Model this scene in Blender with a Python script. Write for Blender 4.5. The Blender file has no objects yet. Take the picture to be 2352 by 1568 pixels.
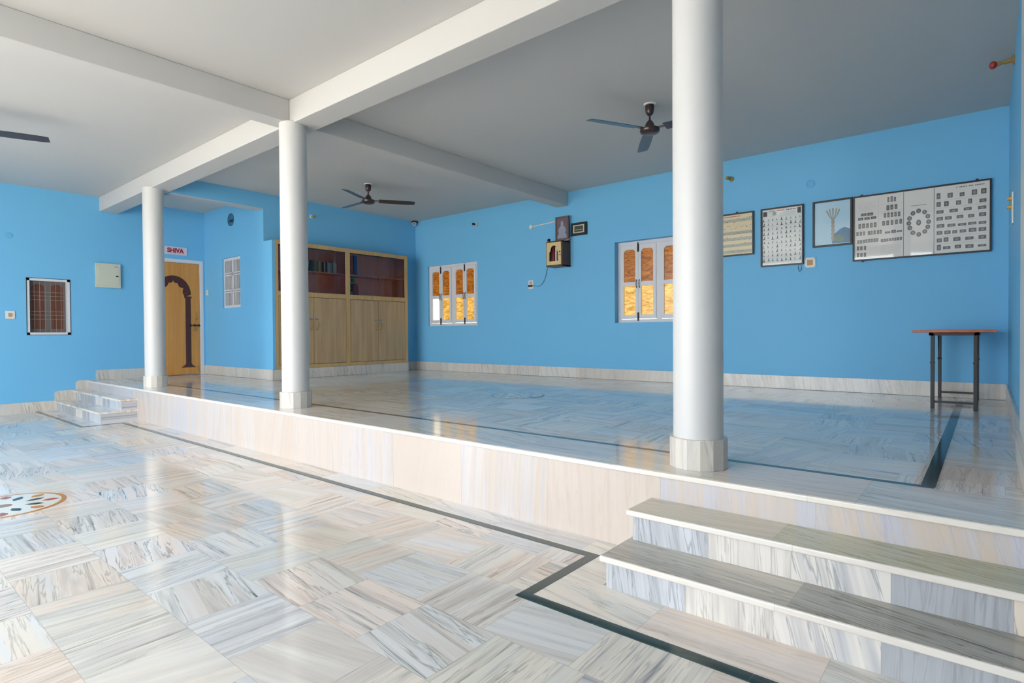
import bpy, bmesh, math, random
from mathutils import Vector, Matrix
random.seed(7)
SC = bpy.context.scene
COL = SC.collection
PI = math.pi

# ------------------------------------------------------------------ camera
EYE = 0.71
cam_d = bpy.data.cameras.new('camera')
cam_d.sensor_fit = 'HORIZONTAL'
cam_d.sensor_width = 36.0
cam_d.lens = 1314.41 / 2352.0 * 36.0
cam_d.clip_start = 0.05
cam = bpy.data.objects.new('camera', cam_d)
COL.objects.link(cam)
fw = Vector((-0.6391237, 0.76899038, -0.0132173))
rt = Vector((0.76909593, 0.63910116, -0.00641506))
up = Vector((-0.00351407, 0.01426538, 0.99989207))
m3 = Matrix((rt, up, -fw)).transposed()
cam.matrix_world = Matrix.Translation((0, 0, EYE)) @ m3.to_4x4()
SC.camera = cam

# ------------------------------------------------------------------ sky, sun, exposure
w = bpy.data.worlds.new('sky')
SC.world = w
w.use_nodes = True
bg = w.node_tree.nodes['Background']
bg.inputs['Color'].default_value = (0.90, 0.95, 1.0, 1)
bg.inputs['Strength'].default_value = 4.2
sun_d = bpy.data.lights.new('sun', 'SUN')
sun_d.energy = 9.5
sun_d.angle = math.radians(2)
sun_d.color = (1.0, 0.95, 0.87)
sun = bpy.data.objects.new('sun', sun_d)
COL.objects.link(sun)
sun.rotation_euler = (math.radians(-28), math.radians(8), 0)   # high sun on the forecourt, from behind the building
sun.location = (-6, -8, 12)
SC.view_settings.view_transform = 'Standard'
SC.view_settings.look = 'None'
SC.view_settings.gamma = 1.0
SC.view_settings.use_curve_mapping = False
SC.view_settings.exposure = 0.90

# ------------------------------------------------------------------ measured places (metres, platform floor = 0)
XL, XH, XC, XR = -11.243, -8.97, -8.70, 0.163
YF, YA, YB = 2.77, 4.55, 7.74
ZL, ZC, ZB = -0.438, 3.0, 2.766
YBF, YBB = 2.93, 3.19
YOPEN = -2.8

# ------------------------------------------------------------------ helpers
def srgb(r, g, b):
    def f(c):
        c /= 255.0
        return c / 12.92 if c <= 0.04045 else ((c + 0.055) / 1.055) ** 2.4
    return (f(r), f(g), f(b))

class MB:
    """collects shapes in world coordinates"""
    def __init__(s): s.bm = bmesh.new()
    def box(s, x0, x1, y0, y1, z0, z1, bev=0, seg=2):
        r = bmesh.ops.create_cube(s.bm, size=1)
        vs = r['verts']
        for v in vs:
            v.co = Vector(((x0 + x1) / 2 + v.co.x * (x1 - x0), (y0 + y1) / 2 + v.co.y * (y1 - y0), (z0 + z1) / 2 + v.co.z * (z1 - z0)))
        if bev:
            es = {e for v in vs for e in v.link_edges}
            bmesh.ops.bevel(s.bm, geom=list(es), offset=bev, segments=seg, affect='EDGES', profile=0.5)
        return s
    def cyl(s, p0, p1, r, r2=None, n=20, cap=True):
        p0, p1 = Vector(p0), Vector(p1)
        d = p1 - p0
        rr = bmesh.ops.create_cone(s.bm, cap_ends=cap, segments=n, radius1=r, radius2=r if r2 is None else r2, depth=d.length)
        q = Vector((0, 0, 1)).rotation_difference(d.normalized()).to_matrix().to_4x4()
        bmesh.ops.transform(s.bm, verts=rr['verts'], matrix=Matrix.Translation((p0 + p1) / 2) @ q)
        return s
    def lathe(s, base, prof, axis=(0, 0, 1), n=28):
        base = Vector(base)
        q = Vector((0, 0, 1)).rotation_difference(Vector(axis).normalized()).to_matrix()
        rings = []
        for r, h in prof:
            if r < 1e-5:
                rings.append([s.bm.verts.new(base + q @ Vector((0, 0, h)))])
            else:
                rings.append([s.bm.verts.new(base + q @ Vector((r * math.cos(2 * PI * k / n), r * math.sin(2 * PI * k / n), h))) for k in range(n)])
        for a, b in zip(rings[:-1], rings[1:]):
            for k in range(n):
                k2 = (k + 1) % n
                f = [a[k % len(a)], a[k2 % len(a)], b[k2 % len(b)], b[k % len(b)]]
                g = []
                for v in f:
                    if v not in g: g.append(v)
                if len(g) > 2: s.bm.faces.new(g)
        for rg in (rings[0], rings[-1]):
            if len(rg) > 2: s.bm.faces.new(rg)
        return s
    def tube(s, pts, r, n=8):
        pts = [Vector(p) for p in pts]
        rings = []
        for i, p in enumerate(pts):
            t = (pts[min(i + 1, len(pts) - 1)] - pts[max(i - 1, 0)]).normalized()
            a = t.cross(Vector((0, 0, 1)))
            if a.length < 1e-3: a = t.cross(Vector((1, 0, 0)))
            a.normalize(); b = t.cross(a)
            rings.append([s.bm.verts.new(p + (a * math.cos(2 * PI * k / n) + b * math.sin(2 * PI * k / n)) * r) for k in range(n)])
        for a, b in zip(rings[:-1], rings[1:]):
            for k in range(n): s.bm.faces.new((a[k], a[(k + 1) % n], b[(k + 1) % n], b[k]))
        s.bm.faces.new(rings[0]); s.bm.faces.new(rings[-1])
        return s
    def poly(s, pts, ext):
        """flat outline pts (3d, one plane) thickened by the vector ext"""
        e = Vector(ext)
        a = [s.bm.verts.new(Vector(p)) for p in pts]
        b = [s.bm.verts.new(Vector(p) + e) for p in pts]
        n = len(a)
        s.bm.faces.new(a); s.bm.faces.new(list(reversed(b)))
        for k in range(n): s.bm.faces.new((a[k], b[k], b[(k + 1) % n], a[(k + 1) % n]))
        return s
    def sphere(s, c, r, sc=(1, 1, 1), n=16):
        rr = bmesh.ops.create_uvsphere(s.bm, u_segments=n, v_segments=max(6, n // 2), radius=r)
        for v in rr['verts']:
            v.co = Vector((c[0] + v.co.x * sc[0], c[1] + v.co.y * sc[1], c[2] + v.co.z * sc[2]))
        return s
    def xform(s, m):
        bmesh.ops.transform(s.bm, verts=s.bm.verts, matrix=m); return s
    def build(s, name, mat, parent=None, smooth=False, bevel=0):
        bmesh.ops.recalc_face_normals(s.bm, faces=s.bm.faces)
        xs = [v.co for v in s.bm.verts]
        lo = Vector((min(c.x for c in xs), min(c.y for c in xs), min(c.z for c in xs)))
        hi = Vector((max(c.x for c in xs), max(c.y for c in xs), max(c.z for c in xs)))
        org = Vector(((lo.x + hi.x) / 2, (lo.y + hi.y) / 2, lo.z))
        for v in s.bm.verts: v.co -= org
        me = bpy.data.meshes.new(name)
        s.bm.to_mesh(me); s.bm.free()
        if smooth:
            me.polygons.foreach_set('use_smooth', [True] * len(me.polygons))
            try: me.set_sharp_from_angle(angle=math.radians(38))
            except Exception: pass
        ms = mat if isinstance(mat, (list, tuple)) else [mat]
        for m in ms: me.materials.append(m)
        o = bpy.data.objects.new(name, me)
        COL.objects.link(o)
        o['org'] = list(org)
        if parent:
            o.parent = parent
            o.location = org - Vector(parent['org'])
        else:
            o.location = org
        if bevel:
            b = o.modifiers.new('bevel', 'BEVEL'); b.width = bevel; b.segments = 2; b.limit_method = 'ANGLE'
        return o

def tag(o, label, cat, group=None):
    o['label'] = label; o['category'] = cat
    if group: o['group'] = group
    return o
def thing(name, label, cat, loc, group=None):
    o = bpy.data.objects.new(name, None)
    o.empty_display_size = 0.1
    COL.objects.link(o)
    o.location = loc; o['org'] = list(loc)
    if label: tag(o, label, cat, group)
    return o
def struct(o): o['kind'] = 'structure'; return o
def copy_tree(o, delta, parent=None):
    c = o.copy(); COL.objects.link(c)
    if parent: c.parent = parent
    else:
        c.location = o.location + Vector(delta)
    c['org'] = list(Vector(o['org']) + Vector(delta))
    for ch in o.children: copy_tree(ch, delta, c)
    return c

# ------------------------------------------------------------------ materials
def new_mat(name):
    m = bpy.data.materials.new(name); m.use_nodes = True
    nt = m.node_tree; b = nt.nodes['Principled BSDF']
    return m, nt, b
def mat(name, col, rough=0.5, metal=0, spec=0.5, vary=0.06, scale=6, bump=0, coat=0):
    m, nt, b = new_mat(name)
    N, L = nt.nodes, nt.links
    geo = N.new('ShaderNodeNewGeometry')
    nz = N.new('ShaderNodeTexNoise'); nz.inputs['Scale'].default_value = scale; nz.inputs['Detail'].default_value = 3
    L.new(geo.outputs['Position'], nz.inputs['Vector'])
    mx = N.new('ShaderNodeMix'); mx.data_type = 'RGBA'
    mx.inputs[6].default_value = tuple(c * (1 - vary) for c in col) + (1,)
    mx.inputs[7].default_value = tuple(min(1, c * (1 + vary)) for c in col) + (1,)
    L.new(nz.outputs['Fac'], mx.inputs[0]); L.new(mx.outputs[2], b.inputs['Base Color'])
    b.inputs['Roughness'].default_value = rough; b.inputs['Metallic'].default_value = metal
    b.inputs['Specular IOR Level'].default_value = spec
    b.inputs['Coat Weight'].default_value = coat
    if bump:
        bp = N.new('ShaderNodeBump'); bp.inputs['Strength'].default_value = bump; bp.inputs['Distance'].default_value = 0.01
        n2 = N.new('ShaderNodeTexNoise'); n2.inputs['Scale'].default_value = scale * 25; n2.inputs['Detail'].default_value = 2
        L.new(geo.outputs['Position'], n2.inputs['Vector'])
        L.new(n2.outputs['Fac'], bp.inputs['Height']); L.new(bp.outputs[0], b.inputs['Normal'])
    return m

def wood(name, c1, c2, axis='Z', scale=9, rough=0.4):
    m, nt, b = new_mat(name)
    N, L = nt.nodes, nt.links
    geo = N.new('ShaderNodeNewGeometry'); mp = N.new('ShaderNodeMapping')
    s = {'X': (0.12, 1, 1), 'Y': (1, 0.12, 1), 'Z': (1, 1, 0.06)}[axis]
    mp.inputs['Scale'].default_value = tuple(q * scale for q in s)
    L.new(geo.outputs['Position'], mp.inputs['Vector'])
    nz = N.new('ShaderNodeTexNoise'); nz.inputs['Scale'].default_value = 1.5; nz.inputs['Detail'].default_value = 6; nz.inputs['Distortion'].default_value = 0.5
    L.new(mp.outputs[0], nz.inputs['Vector'])
    r = N.new('ShaderNodeValToRGB'); r.color_ramp.elements[0].position = 0.3; r.color_ramp.elements[1].position = 0.7
    r.color_ramp.elements[0].color = c1 + (1,); r.color_ramp.elements[1].color = c2 + (1,)
    L.new(nz.outputs['Fac'], r.inputs[0]); L.new(r.outputs[0], b.inputs['Base Color'])
    b.inputs['Roughness'].default_value = rough
    return m

def marble(name, U='X', V='Y', tw=0.36, th=0.36, u0=0.0, v0=0.0, mode='checker', stagger=True, seed=0.0,
           strong=1.0, rough=0.10, bases=None, streaks=None, freq=15.0, grout=0.0011, spec=0.5):
    m, nt, b = new_mat(name)
    N, L = nt.nodes, nt.links
    def M(op, a, c=None, clamp=False):
        n = N.new('ShaderNodeMath'); n.operation = op; n.use_clamp = clamp
        for i, q in enumerate((a, c)):
            if q is None: continue
            if isinstance(q, (int, float)): n.inputs[i].default_value = q
            else: L.new(q, n.inputs[i])
        return n.outputs[0]
    geo = N.new('ShaderNodeNewGeometry'); sp = N.new('ShaderNodeSeparateXYZ')
    L.new(geo.outputs['Position'], sp.inputs[0])
    u = M('SUBTRACT', sp.outputs[U], u0); v = M('SUBTRACT', sp.outputs[V], v0)
    vv = M('DIVIDE', v, th); row = M('FLOOR', vv)
    uu = M('DIVIDE', u, tw)
    if stagger:
        wn = N.new('ShaderNodeTexWhiteNoise'); wn.noise_dimensions = '1D'
        L.new(M('ADD', row, seed + 3.3), wn.inputs['W'])
        uu = M('ADD', uu, wn.outputs['Value'])
    colm = M('FLOOR', uu)
    fu = M('FRACT', uu); fv = M('FRACT', vv)
    cb = N.new('ShaderNodeCombineXYZ'); L.new(colm, cb.inputs[0]); L.new(row, cb.inputs[1]); cb.inputs[2].default_value = seed
    w3 = N.new('ShaderNodeTexWhiteNoise'); w3.noise_dimensions = '3D'; L.new(cb.outputs[0], w3.inputs['Vector'])
    sc = N.new('ShaderNodeSeparateColor'); L.new(w3.outputs['Color'], sc.inputs[0])
    r1, r2, r3, r4 = w3.outputs['Value'], sc.outputs[0], sc.outputs[1], sc.outputs[2]
    if mode == 'checker':
        par = M('FLOORED_MODULO', M('ADD', colm, row), 2.0)
        flip = M('GREATER_THAN', r4, 0.86)
        par = M('ABSOLUTE', M('SUBTRACT', par, flip))
        a = M('ADD', M('MULTIPLY', u, M('SUBTRACT', 1.0, par)), M('MULTIPLY', v, par))
        c = M('ADD', M('MULTIPLY', v, M('SUBTRACT', 1.0, par)), M('MULTIPLY', u, par))
    elif mode == 'U': a, c = u, v
    else: a, c = v, u
    c2 = M('ADD', c, M('MULTIPLY', a, M('MULTIPLY', M('SUBTRACT', r2, 0.5), 0.5)))
    def nz(fa, fc, det, dist, off):
        v3 = N.new('ShaderNodeCombineXYZ')
        L.new(M('ADD', M('MULTIPLY', a, fa), M('MULTIPLY', r1, 57.0 + off)), v3.inputs[0])
        L.new(M('MULTIPLY', c2, fc), v3.inputs[1]); L.new(M('MULTIPLY', r3, 41.0 + off), v3.inputs[2])
        n = N.new('ShaderNodeTexNoise'); n.inputs['Scale'].default_value = 1.0; n.inputs['Detail'].default_value = det
        n.inputs['Roughness'].default_value = 0.62; n.inputs['Distortion'].default_value = dist
        L.new(v3.outputs[0], n.inputs['Vector']); return n.outputs['Fac']
    n1 = nz(0.8, freq * 1.7, 5, 0.35, 0.0); n2 = nz(0.5, freq * 0.5, 3, 0.5, 9.0); n3 = nz(3.5, freq * 4.0, 5, 0.15, 5.0); n4 = nz(0.9, freq * 0.8, 4, 0.45, 23.0)
    def ramp(fac, cols, const=False):
        r = N.new('ShaderNodeValToRGB'); e = r.color_ramp.elements
        if const: r.color_ramp.interpolation = 'CONSTANT'
        k = len(cols)
        e[0].position = 0; e[0].color = cols[0] + (1,)
        e[1].position = (1.0 if not const else (k - 1) / k); e[1].color = cols[-1] + (1,)
        for i in range(1, k - 1):
            q = e.new(i / (k if const else (k - 1))); q.color = cols[i] + (1,)
        L.new(fac, r.inputs[0]); return r.outputs[0]
    bases = bases or [srgb(240, 236, 230), srgb(242, 234, 222), srgb(234, 234, 234), srgb(238, 222, 206), srgb(232, 229, 220), srgb(226, 219, 212), srgb(244, 230, 220), srgb(222, 222, 224)]
    streaks = streaks or [srgb(120, 118, 116), srgb(142, 124, 114), srgb(92, 108, 100), srgb(116, 122, 136), srgb(152, 142, 120), srgb(100, 96, 98)]
    strk = ramp(r4, streaks, True)
    bm_ = N.new('ShaderNodeMix'); bm_.data_type = 'RGBA'
    L.new(M('MULTIPLY', M('SUBTRACT', n2, 0.42), 6.0, True), bm_.inputs[0]); L.new(ramp(r3, bases, True), bm_.inputs[6]); L.new(ramp(M('FRACT', M('ADD', r1, r2)), bases, True), bm_.inputs[7])
    base = bm_.outputs[2]
    thr = M('ADD', 0.42, M('MULTIPLY', r2, 0.16))
    s1 = M('MULTIPLY', M('SUBTRACT', n1, thr), 8.0, True)
    s2 = M('MULTIPLY', M('SUBTRACT', n4, 0.52), 9.0, True)
    s3 = M('MULTIPLY', M('SUBTRACT', n3, 0.46), 5.0, True)
    vein = M('SUBTRACT', 1.0, M('MULTIPLY', M('ABSOLUTE', M('SUBTRACT', n4, 0.5)), 45.0, True), True)
    amt = M('ADD', M('ADD', M('MULTIPLY', M('MULTIPLY', s1, M('ADD', 0.45, M('MULTIPLY', s3, 0.75))), 0.75), M('MULTIPLY', s2, 0.30)), M('MULTIPLY', vein, 0.55))
    stren = M('MULTIPLY', M('ADD', 0.14, M('MULTIPLY', M('POWER', r1, 1.2), 0.86)), strong)
    amt = M('MULTIPLY', amt, stren, True)
    mx = N.new('ShaderNodeMix'); mx.data_type = 'RGBA'
    L.new(amt, mx.inputs[0]); L.new(base, mx.inputs[6]); L.new(strk, mx.inputs[7])
    eu = M('MULTIPLY', M('MINIMUM', fu, M('SUBTRACT', 1.0, fu)), tw); ev = M('MULTIPLY', M('MINIMUM', fv, M('SUBTRACT', 1.0, fv)), th)
    g = M('LESS_THAN', M('MINIMUM', eu, ev), grout)
    mg = N.new('ShaderNodeMix'); mg.data_type = 'RGBA'
    L.new(M('MULTIPLY', g, 0.35), mg.inputs[0]); L.new(mx.outputs[2], mg.inputs[6]); mg.inputs[7].default_value = srgb(120, 112, 104) + (1,)
    L.new(mg.outputs[2], b.inputs['Base Color'])
    b.inputs['Roughness'].default_value = rough; b.inputs['Specular IOR Level'].default_value = spec
    return m

BLUE = mat('blue_wall_paint', srgb(118, 191, 234), 0.55, vary=0.015, scale=1.5, bump=0.05, spec=0.3)
WHITE = mat('white_ceiling_paint', srgb(205, 203, 200), 0.6, vary=0.012, scale=1.2, bump=0.04, spec=0.25)
COLW = mat('white_column_enamel', srgb(214, 213, 211), 0.38, vary=0.01, scale=2, bump=0.02)
FLOOR = marble('marble_floor_tiles', tw=0.40, th=0.362, u0=0.05, v0=0.54, seed=1.0, strong=1.2, freq=17)
FLOOR2 = marble('marble_platform_tiles', tw=0.40, th=0.36, u0=0.12, v0=0.20, seed=2.0, rough=0.085, strong=1.15)
BORD = marble('marble_border_slabs', tw=0.62, th=9.0, u0=0.2, v0=-4.5, mode='U', stagger=False, seed=3.0, strong=0.8)
RISER = marble('marble_riser_slabs', U='X', V='Z', tw=0.72, th=3.0, u0=0.15, v0=-1.5, mode='V', stagger=False, seed=4.0, strong=0.9, rough=0.16, freq=17,
               bases=[srgb(206, 193, 182), srgb(204, 197, 194), srgb(194, 193, 200), srgb(204, 189, 174)],
               streaks=[srgb(166, 170, 190), srgb(186, 178, 172), srgb(150, 156, 180), srgb(190, 172, 154)])
STEPR = marble('marble_step_risers', U='X', V='Z', tw=0.34, th=3.0, u0=0.07, v0=-1.5, mode='V', stagger=False, seed=6.0, strong=1.35, rough=0.2, freq=14,
               bases=[srgb(226, 220, 212), srgb(228, 214, 196), srgb(206, 208, 212), srgb(178, 180, 184)], streaks=[srgb(112, 118, 126), srgb(124, 120, 118), srgb(136, 140, 146)])
TREAD = marble('marble_treads_grey', U='X', V='Y', tw=0.86, th=9.0, u0=0.30, v0=-4.5, mode='U', stagger=False, seed=7.0, strong=1.5, rough=0.14, freq=22,
               bases=[srgb(206, 198, 184), srgb(192, 186, 174), srgb(176, 172, 162)], streaks=[srgb(84, 80, 76), srgb(96, 92, 84)])
TREAD2 = marble('marble_treads_green', U='X', V='Y', tw=0.80, th=9.0, u0=0.12, v0=-4.5, mode='U', stagger=False, seed=9.0, strong=1.1, rough=0.14, freq=20,
                bases=[srgb(216, 202, 180), srgb(206, 196, 176), srgb(194, 192, 166)], streaks=[srgb(104, 120, 92), srgb(126, 124, 96)])
BASEB = marble('marble_skirting', U='X', V='Z', tw=0.74, th=3.0, u0=0.1, v0=-1.5, mode='V', stagger=False, seed=11.0, strong=0.8, rough=0.2, freq=14,
               bases=[srgb(222, 212, 200), srgb(216, 210, 202), srgb(226, 220, 212)], streaks=[srgb(150, 144, 140), srgb(168, 160, 152), srgb(140, 142, 146)])
BASEY = marble('marble_skirting_side', U='Y', V='Z', tw=0.60, th=3.0, u0=0.1, v0=-1.5, mode='V', stagger=False, seed=12.0, strong=0.9, rough=0.2, freq=14,
               bases=[srgb(216, 208, 198), srgb(210, 206, 200), srgb(220, 212, 200)], streaks=[srgb(120, 120, 124), srgb(150, 140, 130), srgb(140, 142, 146)])
PLINTH = marble('marble_plinth', U='X', V='Z', tw=0.065, th=3.0, u0=0.03, v0=-1.5, mode='V', stagger=False, seed=14.0, strong=0.9, rough=0.2, freq=20,
                bases=[srgb(214, 208, 200), srgb(220, 212, 200)], streaks=[srgb(130, 130, 134), srgb(150, 144, 140), srgb(120, 124, 130)], grout=0.0)
NOSE = marble('marble_nosing_lit', U='X', V='Z', tw=0.80, th=3.0, u0=0.2, v0=-1.5, mode='U', stagger=False, seed=21.0, strong=0.35, rough=0.12, bases=[srgb(236, 230, 222), srgb(230, 222, 212)], streaks=[srgb(190, 180, 168), srgb(196, 190, 184)])  # white polished edge, strong light on the slab edge put into the colour
GREEN = marble('dark_green_marble', tw=0.6, th=5, seed=15.0, mode='U', stagger=False, strong=0.6, rough=0.1, freq=30, bases=[srgb(44, 66, 66), srgb(38, 58, 58)], streaks=[srgb(90, 120, 115), srgb(70, 96, 94)])
DARK = mat('dark_metal', srgb(34, 32, 34), 0.45, spec=0.5)
BLACKF = mat('black_frame', srgb(20, 24, 34), 0.4)
BRONZE = mat('brown_fan_enamel', srgb(56, 40, 40), 0.28, coat=0.3)
WFR = mat('white_window_enamel', srgb(222, 222, 226), 0.4, vary=0.02)
PVC = mat('white_plastic', srgb(228, 226, 220), 0.4, vary=0.02)
CREAM = mat('cream_enamel', srgb(206, 208, 190), 0.4, vary=0.02)
BRASS = mat('brass', srgb(176, 146, 84), 0.35, metal=0.35)
STEEL = mat('steel', srgb(150, 150, 152), 0.3, metal=0.9)
LAM = wood('beech_laminate', srgb(176, 146, 108), srgb(198, 168, 126), 'Z', 12, 0.45)
LAMF = wood('beech_edge_laminate', srgb(190, 156, 104), srgb(206, 172, 118), 'Z', 10, 0.45)
PINKL = wood('salmon_laminate', srgb(224, 150, 128), srgb(232, 166, 144), 'Z', 6, 0.5)
DOORW = wood('varnished_door_veneer', srgb(196, 134, 64), srgb(212, 152, 78), 'Z', 12, 0.4)
DOORD = wood('dark_brown_inlay', srgb(70, 34, 30), srgb(84, 44, 38), 'Z', 12, 0.45)
BROWNW = wood('dark_brown_laminate', srgb(84, 48, 32), srgb(104, 62, 40), 'Z', 12, 0.4)
YELW = wood('pale_yellow_laminate', srgb(214, 188, 132), srgb(224, 200, 146), 'Z', 8, 0.45)
SHUTW = wood('brown_shutter_wood', srgb(92, 52, 40), srgb(118, 70, 54), 'Z', 12, 0.5)
REDT = wood('red_brown_table_laminate', srgb(176, 84, 52), srgb(196, 100, 62), 'Y', 6, 0.3)

def glow_pane(name, c1, c2, em, scale=8):  # emission in the pane stands in for daylight from outside
    m, nt, b = new_mat(name)
    N, L = nt.nodes, nt.links
    geo = N.new('ShaderNodeNewGeometry'); mp = N.new('ShaderNodeMapping'); mp.inputs['Scale'].default_value = (1.0, 1.0, 3.5)
    L.new(geo.outputs['Position'], mp.inputs['Vector'])
    nz = N.new('ShaderNodeTexNoise'); nz.inputs['Scale'].default_value = scale; nz.inputs['Detail'].default_value = 5; nz.inputs['Distortion'].default_value = 1.2
    L.new(mp.outputs[0], nz.inputs['Vector'])
    r = N.new('ShaderNodeValToRGB'); r.color_ramp.elements[0].position = 0.32; r.color_ramp.elements[1].position = 0.68
    r.color_ramp.elements[0].color = c1 + (1,); r.color_ramp.elements[1].color = c2 + (1,)
    L.new(nz.outputs['Fac'], r.inputs[0]); L.new(r.outputs[0], b.inputs['Base Color']); L.new(r.outputs[0], b.inputs['Emission Color'])
    b.inputs['Emission Strength'].default_value = em; b.inputs['Roughness'].default_value = 0.25
    return m
AMB_D = glow_pane('amber_film_upper_dim_glow', srgb(104, 54, 18), srgb(190, 116, 36), 0.26)  # amber film, weaker daylight behind the upper panes put into colour and glow
AMB_L = glow_pane('amber_film_lower_bright_glow', srgb(172, 118, 36), srgb(244, 196, 104), 0.42)  # same film made paler and brighter, stronger daylight painted in
CRM_L = glow_pane('clear_pane_daylight_glow', srgb(250, 226, 190), srgb(255, 244, 222), 0.62)

# ================================================================== SETTING
def wall_y(mb, y0, y1, x0, x1, z0, z1, holes):
    xs = sorted({x0, x1} | {h[0] for h in holes} | {h[1] for h in holes})
    for a, b in zip(xs[:-1], xs[1:]):
        hs = sorted([h for h in holes if h[0] <= a + 1e-6 and h[1] >= b - 1e-6], key=lambda h: h[2])
        z = z0
        for h in hs:
            mb.box(a, b, y0, y1, z, h[2]); z = h[3]
        mb.box(a, b, y0, y1, z, z1)
    return mb
def wall_x(mb, x0, x1, y0, y1, z0, z1, holes):
    ys = sorted({y0, y1} | {h[0] for h in holes} | {h[1] for h in holes})
    for a, b in zip(ys[:-1], ys[1:]):
        hs = sorted([h for h in holes if h[0] <= a + 1e-6 and h[1] >= b - 1e-6], key=lambda h: h[2])
        z = z0
        for h in hs:
            mb.box(x0, x1, a, b, z, h[2]); z = h[3]
        mb.box(x0, x1, a, b, z, z1)
    return mb

XE = 4.0     # far right end of the lower hall (out of the frame)
W1 = (-8.60, -7.262, 0.875, 2.062); W2 = (-4.385, -3.045, 0.87, 2.095)
DOOR = (3.56, 4.537, 0.0, 2.098); W3 = (1.985, 2.52, 0.745, 1.612)
W4 = (-10.515, -9.83, 1.20, 2.08)

struct(MB().box(XL - .25, XE + .2, YOPEN - .3, YF, ZL - .2, ZL).build('floor', FLOOR))
struct(MB().box(XL - .25, XR + .2, YF - .03, YB + .2, ZL, -0.002).build('floor', FLOOR2))
struct(MB().box(XL - .25, XE + .2, YOPEN - .3, YB + .2, ZC, ZC + .25).build('ceiling', WHITE))
struct(wall_y(MB(), YB, YB + .22, XL - .25, XR + .2, ZL, ZC, [W1, W2]).build('wall_back', BLUE))
struct(wall_x(MB(), XL - .25, XL, YOPEN - .3, YB, ZL, ZC, [DOOR, W3]).build('wall_left', BLUE))
struct(MB().box(XR, XR + .22, 4.25, YB, -0.001, ZC).build('wall_right', BLUE))
# alcove side wall (faces the forecourt) and header wall above the cabinet
side = MB(); wall_y(side, 4.57, 4.79, XL, -9.24, 0, ZC, [W4])
struct(side.build('wall_front', BLUE))
inn = MB(); inn.box(-9.24, XH, YA, YB, 2.24, ZC); inn.box(-9.24, XH, YA, 4.62, 0, 2.24); inn.box(-9.24, XH, 7.28, YB, 0, 2.24)
inn.box(-9.5, -9.24, 4.79, YB, 0, ZC)
inn.box(XH, XC - .004, YA, YA + .05, 0, 2.225)
struct(inn.build('wall_inner', BLUE))
# header beam over the alcove opening: blue face, white underside
struct(MB().box(XH - .205, XH, YBB, YA, 2.752, ZC).build('trim_1', BLUE))
struct(MB().box(XH - .205, XH - .001, YBB, YA, 2.742, 2.752).build('trim_2', WHITE))
# beams
struct(MB().box(XL, XE, YBF, YBB, ZB, ZC, bev=.006).build('trim_3', WHITE))
struct(MB().box(-5.448, -5.232, YBB, YB, 2.779, ZC, bev=.006).build('trim_4', WHITE))
struct(MB().box(-5.448, -5.232, YOPEN + .2, YBF, 2.779, ZC, bev=.006).build('trim_5', WHITE))
struct(MB().box(XL, XE, YOPEN - .1, YOPEN + .2, 2.76, ZC).build('trim_6', WHITE))
# unseen walls added to narrow the daylight opening on the forecourt side, and the hall's far right end (behind the camera)
struct(MB().box(-1.1, XE + .2, YOPEN - .12, YOPEN + .1, ZL, ZC).build('wall_front', BLUE))
struct(MB().box(XL, -9.0, YOPEN - .12, YOPEN + .1, ZL, ZC).build('wall_front', BLUE))
struct(MB().box(XE, XE + .2, YOPEN, YB, ZL, ZC).build('wall_right', BLUE))
struct(MB().box(XR + .2, XE, 2.9, 3.1, ZL, ZC).build('wall_side', BLUE))
# pilaster closing the right wall
pil = struct(MB().box(0.139, XR + .22, 2.93, 4.27, 0.0, ZC, bev=.004).build('trim_7', COLW))
struct(MB().box(0.122, XR + .225, 2.91, 4.285, 0.0, 0.16, bev=.003).build('baseboard_pilaster', PLINTH))

# marble riser, coping and borders
struct(MB().box(XL, XE, YF - .032, YF - .002, ZL, -.028).build('trim_8', RISER))
struct(MB().box(XL, XE, YF - .038, 3.19, -.028, 0.0).build('trim_9', BORD))
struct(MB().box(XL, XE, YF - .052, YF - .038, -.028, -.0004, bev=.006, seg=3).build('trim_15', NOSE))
struct(MB().box(-8.86, -1.54, 2.545, YF - .03, ZL, ZL + .0015).build('trim_10', BORD))
struct(MB().box(-1.545, XE, 1.955, 2.26, ZL, ZL + .0015).build('trim_11', BORD))
struct(MB().box(-1.535, -1.345, 1.99, YF - .03, ZL, ZL + .0016).build('trim_12', BORD))
g = MB()
zt = ZL + .003
g.box(XL + .02, -8.815, 2.06, 2.105, ZL, zt); g.box(-8.86, -8.815, 2.105, 2.50, ZL, zt)
g.box(-8.86, -1.535, 2.50, 2.548, ZL, zt); g.box(-1.59, -1.535, 1.925, 2.50, ZL, zt); g.box(-1.535, XE, 1.925, 1.98, ZL, zt)
struct(g.build('trim_13', GREEN))
g = MB()
g.box(XL + .4, -0.185, 3.19, 3.232, -.002, .001); g.box(-0.235, -0.180, 3.232, 7.05, -.002, .001)
struct(g.build('trim_14', GREEN))

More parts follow.
